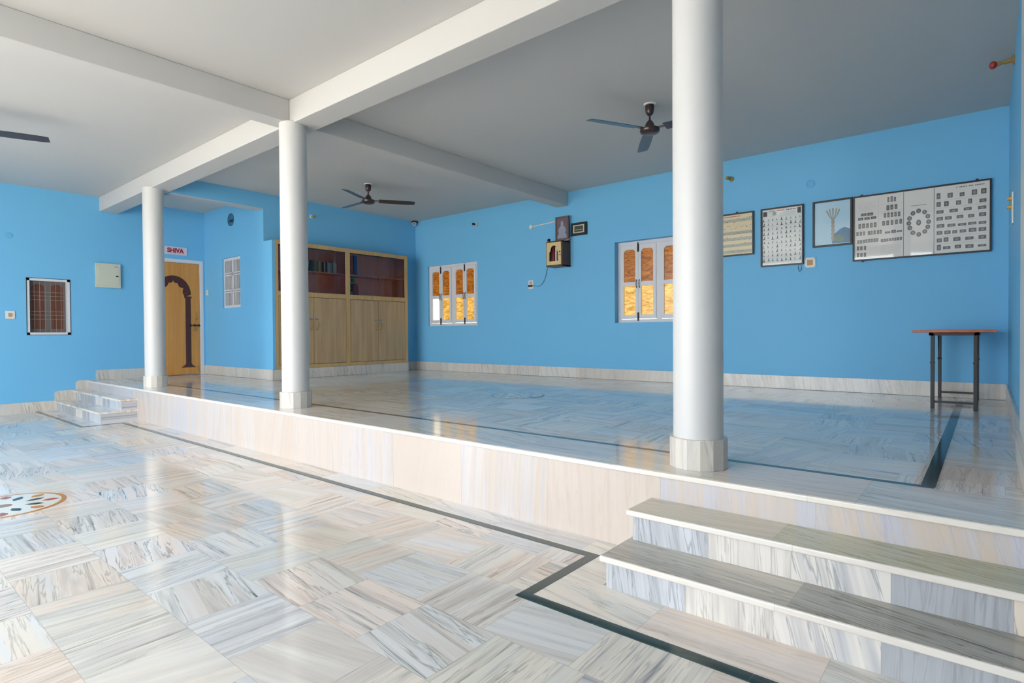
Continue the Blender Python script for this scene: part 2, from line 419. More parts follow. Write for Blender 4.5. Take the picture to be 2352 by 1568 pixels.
# baseboards
b = MB(); b.box(XC + .3 - .57, XR, YB - .018, YB, 0, .163, bev=.002)
struct(b.build('baseboard_back', BASEB))
struct(MB().box(XR - .018, XR, 4.285, YB - .018, 0, .163, bev=.002).build('baseboard_right', BASEY))
b = MB(); b.box(XL + .018, -9.24, 4.552, 4.57, 0, .163, bev=.002); b.box(-9.24, XC + .012, YA - .018, YA, 0, .165, bev=.002)
struct(b.build('baseboard_front', BASEB))
b = MB(); b.box(XC - .02, XC + .012, YA, 7.29, 0, .165, bev=.002)
struct(b.build('baseboard_inner', BASEY))
b = MB(); b.box(XH, XH + .018, 7.30, YB - .018, 0, .163)
struct(b.build('baseboard_inner', BASEY))
def rounded(mb, y0, y1, z0, z1, r):
    pts = [(y0, z0), (y1, z0), (y1, z1)] + [(y0 + r - r * math.sin(t), z1 - r + r * math.cos(t)) for t in [k * PI / 12 for k in range(7)]]
    mb.poly([(XL, y, z) for y, z in pts], (.02, 0, 0))
b = MB()
b.box(XL, XL + .02, YOPEN + .1, 2.30, ZL, -.285)
rounded(b, 2.30, 2.60, ZL, -.138, .05); rounded(b, 2.575, 2.86, -.2, .008, .05)
rounded(b, 2.85, 3.56, -.01, .160, .02); b.box(XL, XL + .02, 4.537, 4.57, 0, .160)
struct(b.build('baseboard_left', BASEY))

# ------------------------------------------------------------------ windows with shutters
def shutter_window(n, W, depth=.10, clear=False):
    x0, x1, z0, z1 = W
    y = YB + depth           # front plane of the frame
    fr = MB(); t = .052
    fr.box(x0, x1, y, y + .06, z1 - t, z1); fr.box(x0, x1, y, y + .06, z0, z0 + t)
    fr.box(x0, x0 + t, y, y + .06, z0 + t, z1 - t); fr.box(x1 - t, x1, y, y + .06, z0 + t, z1 - t)
    xm = (x0 + x1) / 2
    fr.box(xm - .036, xm + .036, y, y + .06, z0 + t, z1 - t)
    root = struct(fr.build('window_%d' % n, WFR, bevel=.003))
    for side, (a, c) in enumerate(((x0 + t, xm - .036), (xm + .036, x1 - t))):
        mid = (a + c) / 2
        for k, (p, q) in enumerate(((a + .003, mid - .0015), (mid + .0015, c - .003))):
            ys = y - .008
            s = MB(); st = .047
            zb, zt2 = z0 + t + .003, z1 - t - .003
            zr = zb + (zt2 - zb) * .475
            s.box(p, p + st, ys, ys + .04, zb, zt2); s.box(q - st, q, ys, ys + .04, zb, zt2)
            s.box(p + st, q - st, ys, ys + .04, zt2 - .065, zt2); s.box(p + st, q - st, ys, ys + .04, zb, zb + .062)
            s.box(p + st, q - st, ys, ys + .04, zr - .03, zr + .03)
            # arched head: corner fillets
            hz = zt2 - .065; r = .055
            for sx, d in ((p + st, 1), (q - st, -1)):
                pts = [(sx, hz)] + [(sx + d * (r - r * math.cos(t_)), hz - r + r * math.sin(t_)) for t_ in [j * PI / 16 for j in range(9)]]
                s.poly([(px, ys + .002, pz) for px, pz in pts], (0, .034, 0))
            sh = s.build('shutter', WFR, root, bevel=.002)
            up_m = AMB_D; lo_m = CRM_L if (clear and side == 0 and k == 0) else AMB_L
            MB().box(p + st - .004, q - st + .004, ys + .018, ys + .024, zr + .03, hz).build('glass_pane', up_m, sh)
            MB().box(p + st - .004, q - st + .004, ys + .018, ys + .024, zb + .06, zr - .03).build('glass_pane', lo_m, sh)
            hx = (q - .022) if k == 0 else (p + .022)
            hz0 = zr
            MB().tube([(hx, ys, hz0 - .06), (hx, ys - .022, hz0 - .045), (hx, ys - .028, hz0), (hx, ys - .022, hz0 + .045), (hx, ys, hz0 + .06)], .006, 8).build('handle', DARK, sh, smooth=True)
        for zz, d in ((z1 - t, -1), (z0 + t, 1)):
            bo = MB(); bo.box(mid - .014, mid + .014, y - .016, y - .008, min(zz, zz + d * .10) - .01, max(zz, zz + d * .10) - .0)
            bo.cyl((mid, y - .02, zz - d * .03), (mid, y - .02, zz + d * .09), .008, n=10)
            bo.cyl((mid, y - .02, zz + d * .05), (mid + .02, y - .03, zz + d * .05), .005, n=8)
            bo.build('bolt', DARK, root)
    return root
shutter_window(1, W1, .03, clear=True)
shutter_window(2, W2, .11)

# window_3: wooden shutters behind a light grille in the left wall
y0, y1, z0, z1 = W3
f = MB()
for a in ((y0, y1, z1 - .035, z1), (y0, y1, z0, z0 + .035), (y0, y0 + .035, z0, z1), (y1 - .035, y1, z0, z1)):
    f.box(XL - .12, XL - .004, a[0], a[1], a[2], a[3])
w3 = struct(f.build('window_3', WFR))
f = MB()
for a in ((y0 - .006, y1 + .006, z1, z1 + .006), (y0 - .006, y1 + .006, z0 - .006, z0), (y0 - .006, y0, z0, z1), (y1, y1 + .006, z0, z1)):
    f.box(XL - .002, XL + .006, a[0], a[1], a[2], a[3])
f.build('edge_strip', BLACKF, w3)
MESHC = mat('fly_screen_grey', srgb(112, 104, 104), 0.6)
for a, b_ in ((y0 + .035, (y0 + y1) / 2), ((y0 + y1) / 2, y1 - .035)):
    s = MB(); s.box(XL - .118, XL - .10, a, b_, z0 + .035, z1 - .035)
    sh = s.build('shutter', MESHC, w3)
    c = (a + b_) / 2
    pw = .078
    pts = [(c - pw, z0 + .09), (c + pw, z0 + .09), (c + pw, z1 - .13)] + [(c + pw * math.cos(t_), z1 - .13 + .05 * math.sin(t_)) for t_ in [j * PI / 10 for j in range(1, 10)]] + [(c - pw, z1 - .13)]
    MB().poly([(XL - .10, yy, zz) for yy, zz in pts], (.006, 0, 0)).build('panel', SHUTW, sh)
f = MB()
GR = mat('grille_bars', srgb(150, 138, 120), 0.5)
for k in range(1, 7):
    yy = y0 + .035 + (y1 - y0 - .07) * k / 7
    if k in (3, 4): pass
    f.cyl((XL - .06, yy, z0 + .035), (XL - .06, yy, z1 - .035), .003, n=6)
for zz in (.985, 1.05, 1.105, 1.285, 1.345, 1.405):
    f.cyl((XL - .062, y0 + .035, zz), (XL - .062, y1 - .035, zz), .003, n=6)
f.build('grille', GR, w3)

# window_4: white grille window in the alcove wall
x0, x1, z0, z1 = W4
f = MB(); t = .045
f.box(x0, x1, 4.60, 4.66, z1 - t, z1); f.box(x0, x1, 4.60, 4.66, z0, z0 + t)
f.box(x0, x0 + t, 4.60, 4.66, z0 + t, z1 - t); f.box(x1 - t, x1, 4.60, 4.66, z0 + t, z1 - t); f.box(-10.20, -10.145, 4.60, 4.66, z0 + t, z1 - t)
w4 = struct(f.build('window_4', WFR))
f = MB()
for a, c, n in ((x0 + t, -10.20, 4), (-10.145, x1 - t, 4)):
    for k in range(1, n + 1):
        xx = a + (c - a) * k / (n + 1); f.box(xx - .0055, xx + .0055, 4.605, 4.62, z0 + t, z1 - t)
for zz in (1.475, 1.515, 1.775, 1.815):
    f.box(x0 + t, x1 - t, 4.60, 4.615, zz - .008, zz + .008)
f.build('grille', WFR, w4)
MB().box(x0 + t, x1 - t, 4.68, 4.70, z0 + t, z1 - t).build('shutter', SHUTW, w4)

# ------------------------------------------------------------------ door_1
y0, y1, z0, z1 = DOOR
f = MB()
f.box(XL - .10, XL + .006, y0, y1, z1 - .062, z1); f.box(XL - .10, XL + .006, y0, y0 + .055, 0, z1 - .062); f.box(XL - .10, XL + .006, y1 - .058, y1, 0, z1 - .062)
d1 = struct(f.build('door_1', WFR, bevel=.003))
ya, yb2 = y0 + .055, y1 - .058
leaf = MB().box(XL - .06, XL - .018, ya + .004, yb2 - .004, .008, z1 - .066).build('door_leaf', DOORW, d1)
# dark inlay: scalloped arch on two pillars
yc = 4.03; xs = XL - .018
def arc(cy, cz, r, a0, a1, n, rz=None):
    rz = rz or r
    return [(cy + r * math.cos(a0 + (a1 - a0) * k / n), cz + rz * math.sin(a0 + (a1 - a0) * k / n)) for k in range(n + 1)]
outer = arc(yc, 1.47, .295, 0, PI, 24, .33)
inner = []
sc_ = [(-.20, 1.42), (-.17, 1.58), (-.075, 1.665), (0, 1.73), (.075, 1.665), (.17, 1.58), (.20, 1.42)]
inner = [(yc - .205, 1.44)]
for (ay, az), (by, bz) in zip(sc_[:-1], sc_[1:]):
    for k in range(1, 7):
        t_ = k / 6.0; my, mz = yc + ay + (by - ay) * t_, az + (bz - az) * t_
        ny, nzv = -(bz - az), (by - ay); ln = math.hypot(ny, nzv)
        bulge = -.028 * math.sin(PI * t_)
        inner.append((my + ny / ln * bulge, mz + nzv / ln * bulge))
arch = MB().poly([(xs, y, z) for y, z in outer + inner], (.004, 0, 0)).build('arch_inlay', DOORD, leaf)
for sg in (1, -1):
    cy = yc + sg * .245
    m_ = MB(); m_.box(xs, xs + .004, cy - .045, cy + .045, .21, 1.40)
    m_.box(xs, xs + .005, cy - .062, cy + .062, 1.40, 1.435)
    m_.poly([(xs, cy - .045, .21), (xs, cy + .045, .21), (xs, cy + .075, .17), (xs, cy + .105, .15), (xs, cy + .13, .135), (xs, cy - .13, .135), (xs, cy - .105, .15), (xs, cy - .075, .17)], (.004, 0, 0))
    m_.build('pillar_inlay', DOORD, leaf)
MB().tube([(xs, 4.40, 1.0), (xs + .03, 4.40, 1.02), (xs + .035, 4.40, 1.075), (xs + .03, 4.40, 1.13), (xs, 4.40, 1.15)], .008).build('handle', BRASS, d1, smooth=True)
m_ = MB(); m_.cyl((xs + .012, 4.29, .905), (xs + .012, 4.50, .905), .009, n=10)
for yy in (4.31, 4.38, 4.45): m_.box(xs, xs + .024, yy - .012, yy + .012, .885, .925)
m_.build('bolt', DARK, d1)
m_ = MB(); m_.box(xs + .008, xs + .028, 4.355, 4.40, .80, .85, bev=.004); m_.tube([(xs + .018, 4.362, .845), (xs + .018, 4.362, .88), (xs + .018, 4.378, .895), (xs + .018, 4.393, .88), (xs + .018, 4.393, .845)], .004)
m_.build('padlock', BRASS, d1)
m_ = MB(); m_.box(xs, xs + .012, 4.415, 4.445, .10, .16); m_.cyl((xs + .01, 4.43, .06), (xs + .01, 4.43, .12), .008, n=8)
m_.build('floor_bolt', BRASS, d1)
# dark room side behind leaf is closed
struct(MB().box(XL - .25, XL - .12, y0, y1, 0, z1).build('wall_left', BLUE))

# ================================================================== THINGS
# ------------------------------------------------------------------ columns
for X, lab in ((-9.02, 'round white column nearest the SHIVA door, left of the cabinet, on a marble plinth'),
               (-5.27, 'round white column in front of the left end of the beech cabinet, on a marble plinth'),
               (-1.19, 'large round white column nearest the camera, covering part of the second window')):
    Y = 2.985
    t = thing('column', lab, 'column', (X, Y, 0), 'round white columns along the platform edge')
    MB().cyl((X, Y, .158), (X, Y, ZB + (.012 if X != -5.27 else .012)), .128, n=64).build('shaft', COLW, t, smooth=True)
    p = MB().cyl((X, Y, 0), (X, Y, .158), .150, n=14)
    p.build('plinth', PLINTH, t, bevel=.002)

# ------------------------------------------------------------------ steps
t = thing('marble_steps', 'wide grey streaked marble steps up to the platform at lower right, by the nearest column', 'steps', (0.5, 2.4, ZL))
MB().box(-1.32, XE, 2.245, YF - .03, ZL, ZL + .122).build('riser', STEPR, t)
MB().box(-1.32, XE, 2.495, YF - .03, ZL + .146, ZL + .266).build('riser', STEPR, t)
MB().box(-1.333, XE, 2.236, YF - .03, ZL + .122, ZL + .148).build('tread', TREAD, t)
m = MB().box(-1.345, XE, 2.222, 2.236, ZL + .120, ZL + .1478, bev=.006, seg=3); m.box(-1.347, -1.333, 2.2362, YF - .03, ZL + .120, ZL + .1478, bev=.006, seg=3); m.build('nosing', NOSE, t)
MB().box(-1.333, XE, 2.486, YF - .03, ZL + .268, ZL + .294).build('tread', TREAD2, t)
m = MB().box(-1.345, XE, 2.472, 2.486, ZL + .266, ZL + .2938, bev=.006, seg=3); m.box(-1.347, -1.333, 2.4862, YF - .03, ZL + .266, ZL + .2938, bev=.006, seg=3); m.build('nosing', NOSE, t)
t = thing('marble_steps', 'narrow marble steps against the left wall below the SHIVA door', 'steps', (-10.1, 2.5, ZL))
MB().box(XL + .02, -8.965, 2.315, YF - .03, ZL, ZL + .122).build('riser', STEPR, t)
MB().box(XL + .02, -8.965, 2.555, YF - .03, ZL + .146, ZL + .266).build('riser', STEPR, t)
MB().box(XL + .02, -8.95, 2.295, YF - .03, ZL + .122, ZL + .148, bev=.004).build('tread', BORD, t)
MB().box(XL + .02, -8.95, 2.535, YF - .03, ZL + .268, ZL + .294, bev=.004).build('tread', BORD, t)

# ------------------------------------------------------------------ floor medallions
TERRA = mat('terracotta_inlay', srgb(176, 92, 72), 0.15); OCH = mat('ochre_inlay', srgb(196, 138, 70), 0.15)
DKG = mat('dark_green_inlay', srgb(40, 60, 66), 0.12); PALE = mat('pale_marble_inlay', srgb(232, 234, 228), 0.1); BRN = mat('brown_inlay', srgb(158, 128, 92), 0.15)
def disc(mb, cx, cy, z0, z1, r, n=48, ang0=0):
    mb.poly([(cx + r * math.cos(2 * PI * k / n + ang0), cy + r * math.sin(2 * PI * k / n + ang0), z0) for k in range(n)], (0, 0, z1 - z0)); return mb
def medallion(cx, cy, z, r, lab, mats):
    t = thing('floor_medallion', lab, 'floor inlay', (cx, cy, z))
    ring, bed, a_, b_, c_ = mats
    disc(MB(), cx, cy, z, z + .0015, r).build('ring', ring, t)
    disc(MB(), cx, cy, z + .0015, z + .0022, r * .92).build('bed', bed, t)
    def rhomb(ang, rad, lw, ww):
        ca, sa = math.cos(ang), math.sin(ang)
        def P(u, v): return (cx + (rad + u) * ca - v * sa, cy + (rad + u) * sa + v * ca, z + .0022)
        return [P(-lw, 0), P(-lw * .3, ww), P(lw * .3, ww), P(lw, 0), P(lw * .3, -ww), P(-lw * .3, -ww)]
    for k in range(8):
        MB().poly(rhomb(k * PI / 4 + .2, r * .52, r * .17, r * .075), (0, 0, .0006)).build('dark_piece', a_, t)
        MB().poly(rhomb(k * PI / 4 + .2 + PI / 8, r * .74, r * .15, r * .09), (0, 0, .0006)).build('coloured_piece', b_ if k % 2 else ring, t)
    disc(MB(), cx, cy, z + .0022, z + .003, r * .13).build('centre_piece', c_, t)
    return t
medallion(-5.135, .768, ZL, .335, 'round inlaid medallion of dark green and terracotta pieces in the lower floor', (OCH, PALE, DKG, TERRA, BRN))
GY = mat('grey_inlay', srgb(150, 150, 150), 0.12); GY2 = mat('mauve_inlay', srgb(150, 134, 134), 0.12)
medallion(-4.19, 5.14, -.0005, .31, 'pale round inlaid medallion in the middle of the platform floor', (GY, PALE, GY, GY2, BRN))

# ------------------------------------------------------------------ ceiling fans
def ceiling_fan(X, Y, ang, lab):
    t = thing('ceiling_fan', lab, 'ceiling fan', (X, Y, 2.70), 'brown three-blade ceiling fans')
    MB().lathe((X, Y, ZC), [(.0, 0), (.062, 0), (.055, -.012), (.0, -.012)], n=32).build('ceiling_plate', PVC, t, smooth=True)
    MB().lathe((X, Y, ZC - .012), [(0, 0), (.042, 0), (.046, -.02), (.043, -.06), (.036, -.085), (.022, -.10), (.0, -.10)]).build('canopy', BRONZE, t, smooth=True)
    MB().cyl((X, Y, 2.80), (X, Y, ZC - .10), .010, n=14).build('rod', BRONZE, t, smooth=True)
    MB().lathe((X, Y, 2.70), [(0, 0), (.06, .0), (.088, .012), (.098, .03), (.098, .048), (.088, .058), (.05, .064), (.046, .085), (.042, .10), (.03, .122), (.018, .135), (0, .135)], n=40).build('motor_housing', BRONZE, t, smooth=True)
    for k in range(3):
        a = ang + k * 2 * PI / 3
        m = MB()
        n = 10
        top = [];
        for i in range(n + 1):
            r_ = .155 + (.700 - .155) * i / n
            wd = .058 + .006 * math.sin(i / n * PI)
            if i == n: wd = .050
            top.append((r_, wd))
        pts = [(r_, wd, .024 - 0.0 * i) for i, (r_, wd) in enumerate(top)]
        loop = [(r_, wd) for r_, wd in top] + [(r_, -wd) for r_, wd in reversed(top)]
        m.poly([(r_, v, -v * .20 - .0) for r_, v in loop], (0, 0, .004))
        m.xform(Matrix.Translation((X, Y, 2.745)) @ Matrix.Rotation(a, 4, 'Z'))
        bl = m.build('blade', BRONZE, t)
        h = MB(); h.box(.085, .20, -.022, .022, .003, .010, bev=.002)
        h.xform(Matrix.Translation((X, Y, 2.745)) @ Matrix.Rotation(a, 4, 'Z'))
        h.build('blade_bracket', BRONZE, bl)
    return t
ceiling_fan(-7.244, 5.322, .985, 'brown ceiling fan above the cabinet end of the platform')
ceiling_fan(-2.609, 5.319, 4.236, 'brown ceiling fan left of the nearest column, over the platform')
ceiling_fan(-7.71, .865, math.atan2(.94, .33), 'brown ceiling fan over the lower floor at the far left, only one blade showing')

# ------------------------------------------------------------------ built-in cabinet
Y0, Y1, ZT = 4.604, 7.295, 2.235
t = thing('cabinet', 'tall built-in beech laminate cabinet with glazed upper part and four doors', 'cabinet', (XC, 5.95, .165))
cc = MB()
for a in ((Y0, Y0 + .045), (5.905, 5.985), (7.225, Y1)): cc.box(XC - .025, XC, a[0], a[1], .167, ZT)
for a in ((Y0 + .045, 5.905), (5.985, 7.225)):
    cc.box(XC - .025, XC - .0005, a[0], a[1], 2.168, ZT); cc.box(XC - .025, XC - .0005, a[0], a[1], 1.345, 1.425); cc.box(XC - .025, XC - .0005, a[0], a[1], .167, .225)
cc.box(XC - .27, XC - .025, 7.28, Y1, .167, ZT); cc.box(XC - .27, XC - .025, Y0, Y1, ZT - .018, ZT)
cc.build('face_frame', LAMF, t)
cc = MB()
cc.box(-9.065, -9.05, 4.625, 7.275, .17, 2.21)
cc.box(-9.05, XC - .03, 4.625, 4.64, .17, 2.21); cc.box(-9.05, XC - .03, 7.26, 7.275, .17, 2.21); cc.box(-9.05, XC - .03, 5.935, 5.955, 1.40, 2.21)
cc.box(-9.05, XC - .03, 4.64, 7.26, 1.395, 1.412)
cc.build('carcass', PINKL, t)
for a in ((4.642, 5.933), (5.957, 7.258)): MB().box(-9.05, XC - .05, a[0], a[1], 1.770, 1.790).build('shelf', PINKL, t)
m = MB(); m.box(XC - .030, XC - .026, 4.64, 5.915, .22, 1.35); m.box(XC - .030, XC - .026, 5.975, 7.235, .22, 1.35); m.build('gap_shade_panel', DARK, t)  # dark sheet added behind the doors as the shade in their gaps
for ya, yb3, hy in ((4.653, 5.264, 5.215), (5.271, 5.899, 5.32), (5.991, 6.591, 6.545), (6.598, 7.219, 6.65)):
    d = MB().box(XC - .022, XC - .003, ya, yb3, .231, 1.338, bev=.001).build('door', LAM, t)
    MB().tube([(XC - .003, hy, .80), (XC + .025, hy, .81), (XC + .028, hy, .865), (XC + .025, hy, .92), (XC - .003, hy, .93)], .007).build('handle', BRASS, d, smooth=True)
    MB().box(XC - .003, XC + .006, hy - .028, hy + .028, .968, .99).build('latch', STEEL, d)
gl, nt, b = new_mat('tinted_sliding_glass')
N, L = nt.nodes, nt.links
tr = N.new('ShaderNodeBsdfTransparent'); tr.inputs['Color'].default_value = (0.97, 0.92, 0.92, 1)
gs = N.new('ShaderNodeBsdfGlossy'); gs.inputs['Roughness'].default_value = 0.03
fr = N.new('ShaderNodeFresnel'); fr.inputs['IOR'].default_value = 1.32
ms = N.new('ShaderNodeMixShader'); L.new(fr.outputs[0], ms.inputs[0]); L.new(tr.outputs[0], ms.inputs[1]); L.new(gs.outputs[0], ms.inputs[2])
L.new(ms.outputs[0], N['Material Output'].inputs['Surface'])
for ya, yb3, dx in ((4.645, 5.30, .012), (5.25, 5.905, .020), (5.985, 6.62, .020), (6.585, 7.225, .012)):
    MB().box(XC - dx - .004, XC - dx, ya, yb3, 1.425, 2.168).build('sliding_glass', gl, t)

# books in the left glazed bay
BK = [mat('book_cover_%d' % i, c, .6) for i, c in enumerate([srgb(190, 204, 190), srgb(120, 120, 84), srgb(150, 140, 100), srgb(60, 66, 70), srgb(170, 190, 196), srgb(92, 110, 96), srgb(200, 196, 170), srgb(70, 60, 56)])]
PAPER = mat('paper', srgb(226, 220, 204), .8)
yb4 = 5.08
bknames = ['pale green', 'olive', 'khaki', 'dark grey', 'pale blue', 'sage green', 'cream', 'dark brown']
proto = {}
seq = [7, 3, 0, 3, 4, 3, 5, 1, 1, 2, 6, 2, 3, 4, 3, 4, 0, 4, 5, 0, 6]
nb = len(seq)
for i, k in enumerate(seq):
    th = .026 + .008 * ((i * 7) % 3) / 2; hh = .175 + .02 * ((i * 5) % 4) / 3
    lean = .14 if i < 7 else (0.0 if i < 12 else .0)
    m = MB()
    m.box(-.14, 0, -th / 2, -th / 2 + .003, 0, hh); m.box(-.14, 0, th / 2 - .003, th / 2, 0, hh); m.box(-.003, 0, -th / 2, th / 2, 0, hh)
    m.xform(Matrix.Translation((XC - .10, yb4, 1.7905 + abs(math.sin(lean)) * th / 2)) @ Matrix.Rotation(-lean, 4, 'X'))
    root = thing('book', None, None, (XC - .17, yb4, 1.79))
    m.build('cover', BK[k], root)
    m = MB(); m.box(-.135, -.004, -th / 2 + .003, th / 2 - .003, .003, hh - .004)
    m.xform(Matrix.Translation((XC - .10, yb4, 1.7905 + abs(math.sin(lean)) * th / 2)) @ Matrix.Rotation(-lean, 4, 'X'))
    m.build('pages', PAPER, root)
    pos = 'counting from the left' 
    ordn = ['first', 'second', 'third', 'fourth', 'fifth', 'sixth', 'seventh', 'eighth', 'ninth', 'tenth', 'eleventh', 'twelfth', 'thirteenth', 'fourteenth', 'fifteenth', 'sixteenth', 'seventeenth', 'eighteenth', 'nineteenth', 'twentieth', 'last'][i]
    tag(root, '%s book on the cabinet shelf, %s from the left in the row' % (bknames[k], ordn) if ordn != 'last' else 'cream book at the right end of the row on the cabinet shelf', 'book', 'books behind the glass')
    yb4 += th + (.0045 if lean else .001) + (.036 if i == 6 else .004 if i == 11 else 0)

# contents of the right glazed bay
OR = mat('orange_cloth', srgb(156, 76, 50), .7); BL = mat('blue_cover', srgb(22, 56, 140), .5); GN = mat('green_ball', srgb(60, 150, 84), .5); RD = mat('dark_red_cloth', srgb(140, 26, 40), .8)
for k in range(4):
    o = MB().box(XC - .24, XC - .06, 6.005, 6.095, 1.7905 + k * .085, 1.873 + k * .085, bev=.01).build('parcel', OR)
    tag(o, 'brownish orange bundle behind the glass, %s of the stack on the right shelf' % ['lowest', 'second from bottom', 'third from bottom', 'topmost'][k], 'parcel', 'orange bundles stacked in the cabinet')
for k in range(2):
    o = MB().box(XC - .24, XC - .06, 6.112 + .036 * k, 6.144 + .036 * k, 1.7905, 2.135).build('binder', BL)
    tag(o, 'tall blue folder standing beside the orange bundles, %s one' % ['left', 'right'][k], 'folder', 'blue folders in the cabinet')
for k, (yy, zz, r_) in enumerate(((6.12, 1.70, .046), (6.045, 1.635, .040), (6.035, 1.55, .042), (6.06, 1.456, .043))):
    m = MB().lathe((XC - .10, yy, zz), [(0, -r_)] + [(r_ * math.cos(a), r_ * math.sin(a)) for a in [(-80 + 20 * j) * PI / 180 for j in range(9)]] + [(0, r_)], n=24)
    o = m.build('green_ball', GN, smooth=True)
    tag(o, 'green ball in the lower right glazed bay, %s' % ['topmost', 'second from the top', 'third from the top', 'lowest'][k], 'ball', 'green balls in the cabinet')
o = MB().lathe((XC - .16, 6.185, 1.4125), [(0, 0), (.06, 0), (.072, .05), (.07, .12), (.066, .19), (.05, .225), (.03, .235), (0, .235)], n=24).build('cloth_bundle', RD, smooth=True)
tag(o, 'dark red bundle beside the green balls in the cabinet', 'bundle')

# ------------------------------------------------------------------ left wall things
t = thing('distribution_board', 'cream metal electrical box on the blue wall left of the first column', 'electrical box', (XL, 3.03, 1.517))
MB().box(XL + .001, XL + .05, 2.857, 3.205, 1.517, 1.916, bev=.003).build('box', CREAM, t)
m = MB().box(XL + .05, XL + .056, 2.885, 3.178, 1.548, 1.888, bev=.002)
dd = m.build('door', CREAM, t)
MB().box(XL + .056, XL + .062, 3.135, 3.168, 1.70, 1.722).build('latch', DARK, dd)
MB().box(XL + .056, XL + .057, 3.115, 3.16, 1.862, 1.870).build('badge', DARK, dd)
t = thing('switch_plate', 'white socket plate with brown centre low on the left wall beside the small window', 'socket', (XL, 1.79, .985))
MB().box(XL + .001, XL + .012, 1.735, 1.845, .985, 1.10, bev=.003).build('plate', PVC, t)
MB().box(XL + .012, XL + .015, 1.768, 1.815, 1.012, 1.070).build('socket_insert', mat('tan_plastic', srgb(196, 150, 104), .5), t)
RINGM = mat('blue_painted_cover', srgb(104, 180, 228), .5)
o = MB().lathe((XL + .001, 1.79, 2.231), [(0, 0), (.045, 0), (.045, .004), (.038, .006), (0, .004)], axis=(1, 0, 0)).build('junction_cover', RINGM, smooth=True)
tag(o, 'small round painted-over cover plate high on the left wall', 'cover plate')
t = thing('name_sign', 'white sign reading SHIVA in red above the veneered door', 'sign', (XL, 4.07, 2.172))
MB().box(XL + .001, XL + .014, 3.885, 4.256, 2.172, 2.312).build('board', mat('sign_white', srgb(222, 208, 220), .5), t)
REDL = mat('red_letters', srgb(176, 22, 44), .5)
cu = bpy.data.curves.new('letters', 'FONT'); cu.body = 'SHIVA'; cu.size = .112; cu.extrude = .001; cu.offset = .0048; cu.align_x = 'CENTER'; cu.align_y = 'CENTER'
tmp = bpy.data.objects.new('tmp_text', cu); COL.objects.link(tmp)
bpy.context.view_layer.update()
me = bpy.data.meshes.new_from_object(tmp.evaluated_get(bpy.context.evaluated_depsgraph_get()))
bpy.data.objects.remove(tmp)
m = MB(); m.bm.from_mesh(me)
m.xform(Matrix.Translation((XL + .0155, 4.066, 2.242)) @ Matrix(((0, 0, 1, 0), (1, 0, 0, 0), (0, 1, 0, 0), (0, 0, 0, 1))) @ Matrix.Diagonal((.88, 1, 1, 1)))
m.build('letters', REDL, t)
t = thing('light_switch', 'small white switch on the alcove wall beside the door', 'switch', (-11.14, 4.569, 1.46))
MB().box(-11.18, -11.10, 4.558, 4.5695, 1.465, 1.555, bev=.002).build('plate', PVC, t)
MB().box(-11.15, -11.13, 4.553, 4.558, 1.49, 1.53).build('rocker', CREAM, t)
t = thing('wall_vent', 'round dark vent hole high on the alcove wall above the grille window', 'vent', (-10.15, 4.57, 2.63))
MB().lathe((-10.15, 4.569, 2.73), [(.0, 0), (.112, 0), (.112, .010), (.100, .012), (.098, .004), (0, .004)], axis=(0, -1, 0), n=36).build('rim', mat('dark_teal_vent', srgb(58, 112, 148), .5), t, smooth=True)
m = MB(); m.xform(Matrix()); m.box(-10.16, -10.05, 4.548, 4.556, 2.685, 2.72); m.build('flap_arm', BLACKF, t)

# ------------------------------------------------------------------ holders and camera high on walls
def holder(name, p, axis, lab, L=.09, r=.035, tip=None, base=PVC):
    t = thing(name, lab, 'bulb holder', p)
    ax = Vector(axis).normalized()
    MB().lathe(p, [(0, 0.001), (r, 0.001), (r, .012), (r * .6, .018), (0, .018)], axis=axis, n=24).build('base', base, t, smooth=True)
    MB().lathe(Vector(p) + ax * .018, [(0, 0), (.017, 0), (.019, L * .4), (.023, L * .7), (.022, L), (.014, L + .004), (.0, L - .01)], axis=axis, n=20).build('socket', tip or BRASS, t, smooth=True)
    return t
holder('bulb_holder', (XH, 5.40, 2.755), (.9, .1, -.15), 'brass bulb holder on the blue wall right of the middle column', .06, .03)
holder('bulb_holder', (-7.27, YB, 2.735), (-.55, -.8, .1), 'small pale bulb holder high on the back wall above the left window', .06, .042, DARK)
holder('bulb_holder', (-2.62, YB, 2.745), (-.5, -.85, .15), 'brass bulb holder high on the back wall right of the nearest column', .07, .032, BRASS, BRASS)
t = thing('security_camera', 'white dome security camera in the far corner under the ceiling', 'camera', (XH + .07, YB - .08, 2.92))
MB().lathe((XH + .07, YB - .08, 2.995), [(0, 0), (.065, 0), (.065, -.02), (.05, -.03), (0, -.03)], n=32).build('base', DARK, t, smooth=True)
MB().sphere((XH + .075, YB - .09, 2.945), .042, n=24).build('dome', PVC, t, smooth=True)
MB().sphere((XH + .098, YB - .122, 2.932), .016, n=16).build('lens', mat('black_lens', (.004, .004, .004), .1), t, smooth=True)
o = MB().lathe((-1.672, YB - .001, 2.518), [(0, 0), (.05, 0), (.05, .006), (.042, .008), (.040, .004), (0, .004)], axis=(0, -1, 0), n=32).build('junction_cover', RINGM, smooth=True)
tag(o, 'round painted-over cover plate high on the back wall above the pictures', 'cover plate')

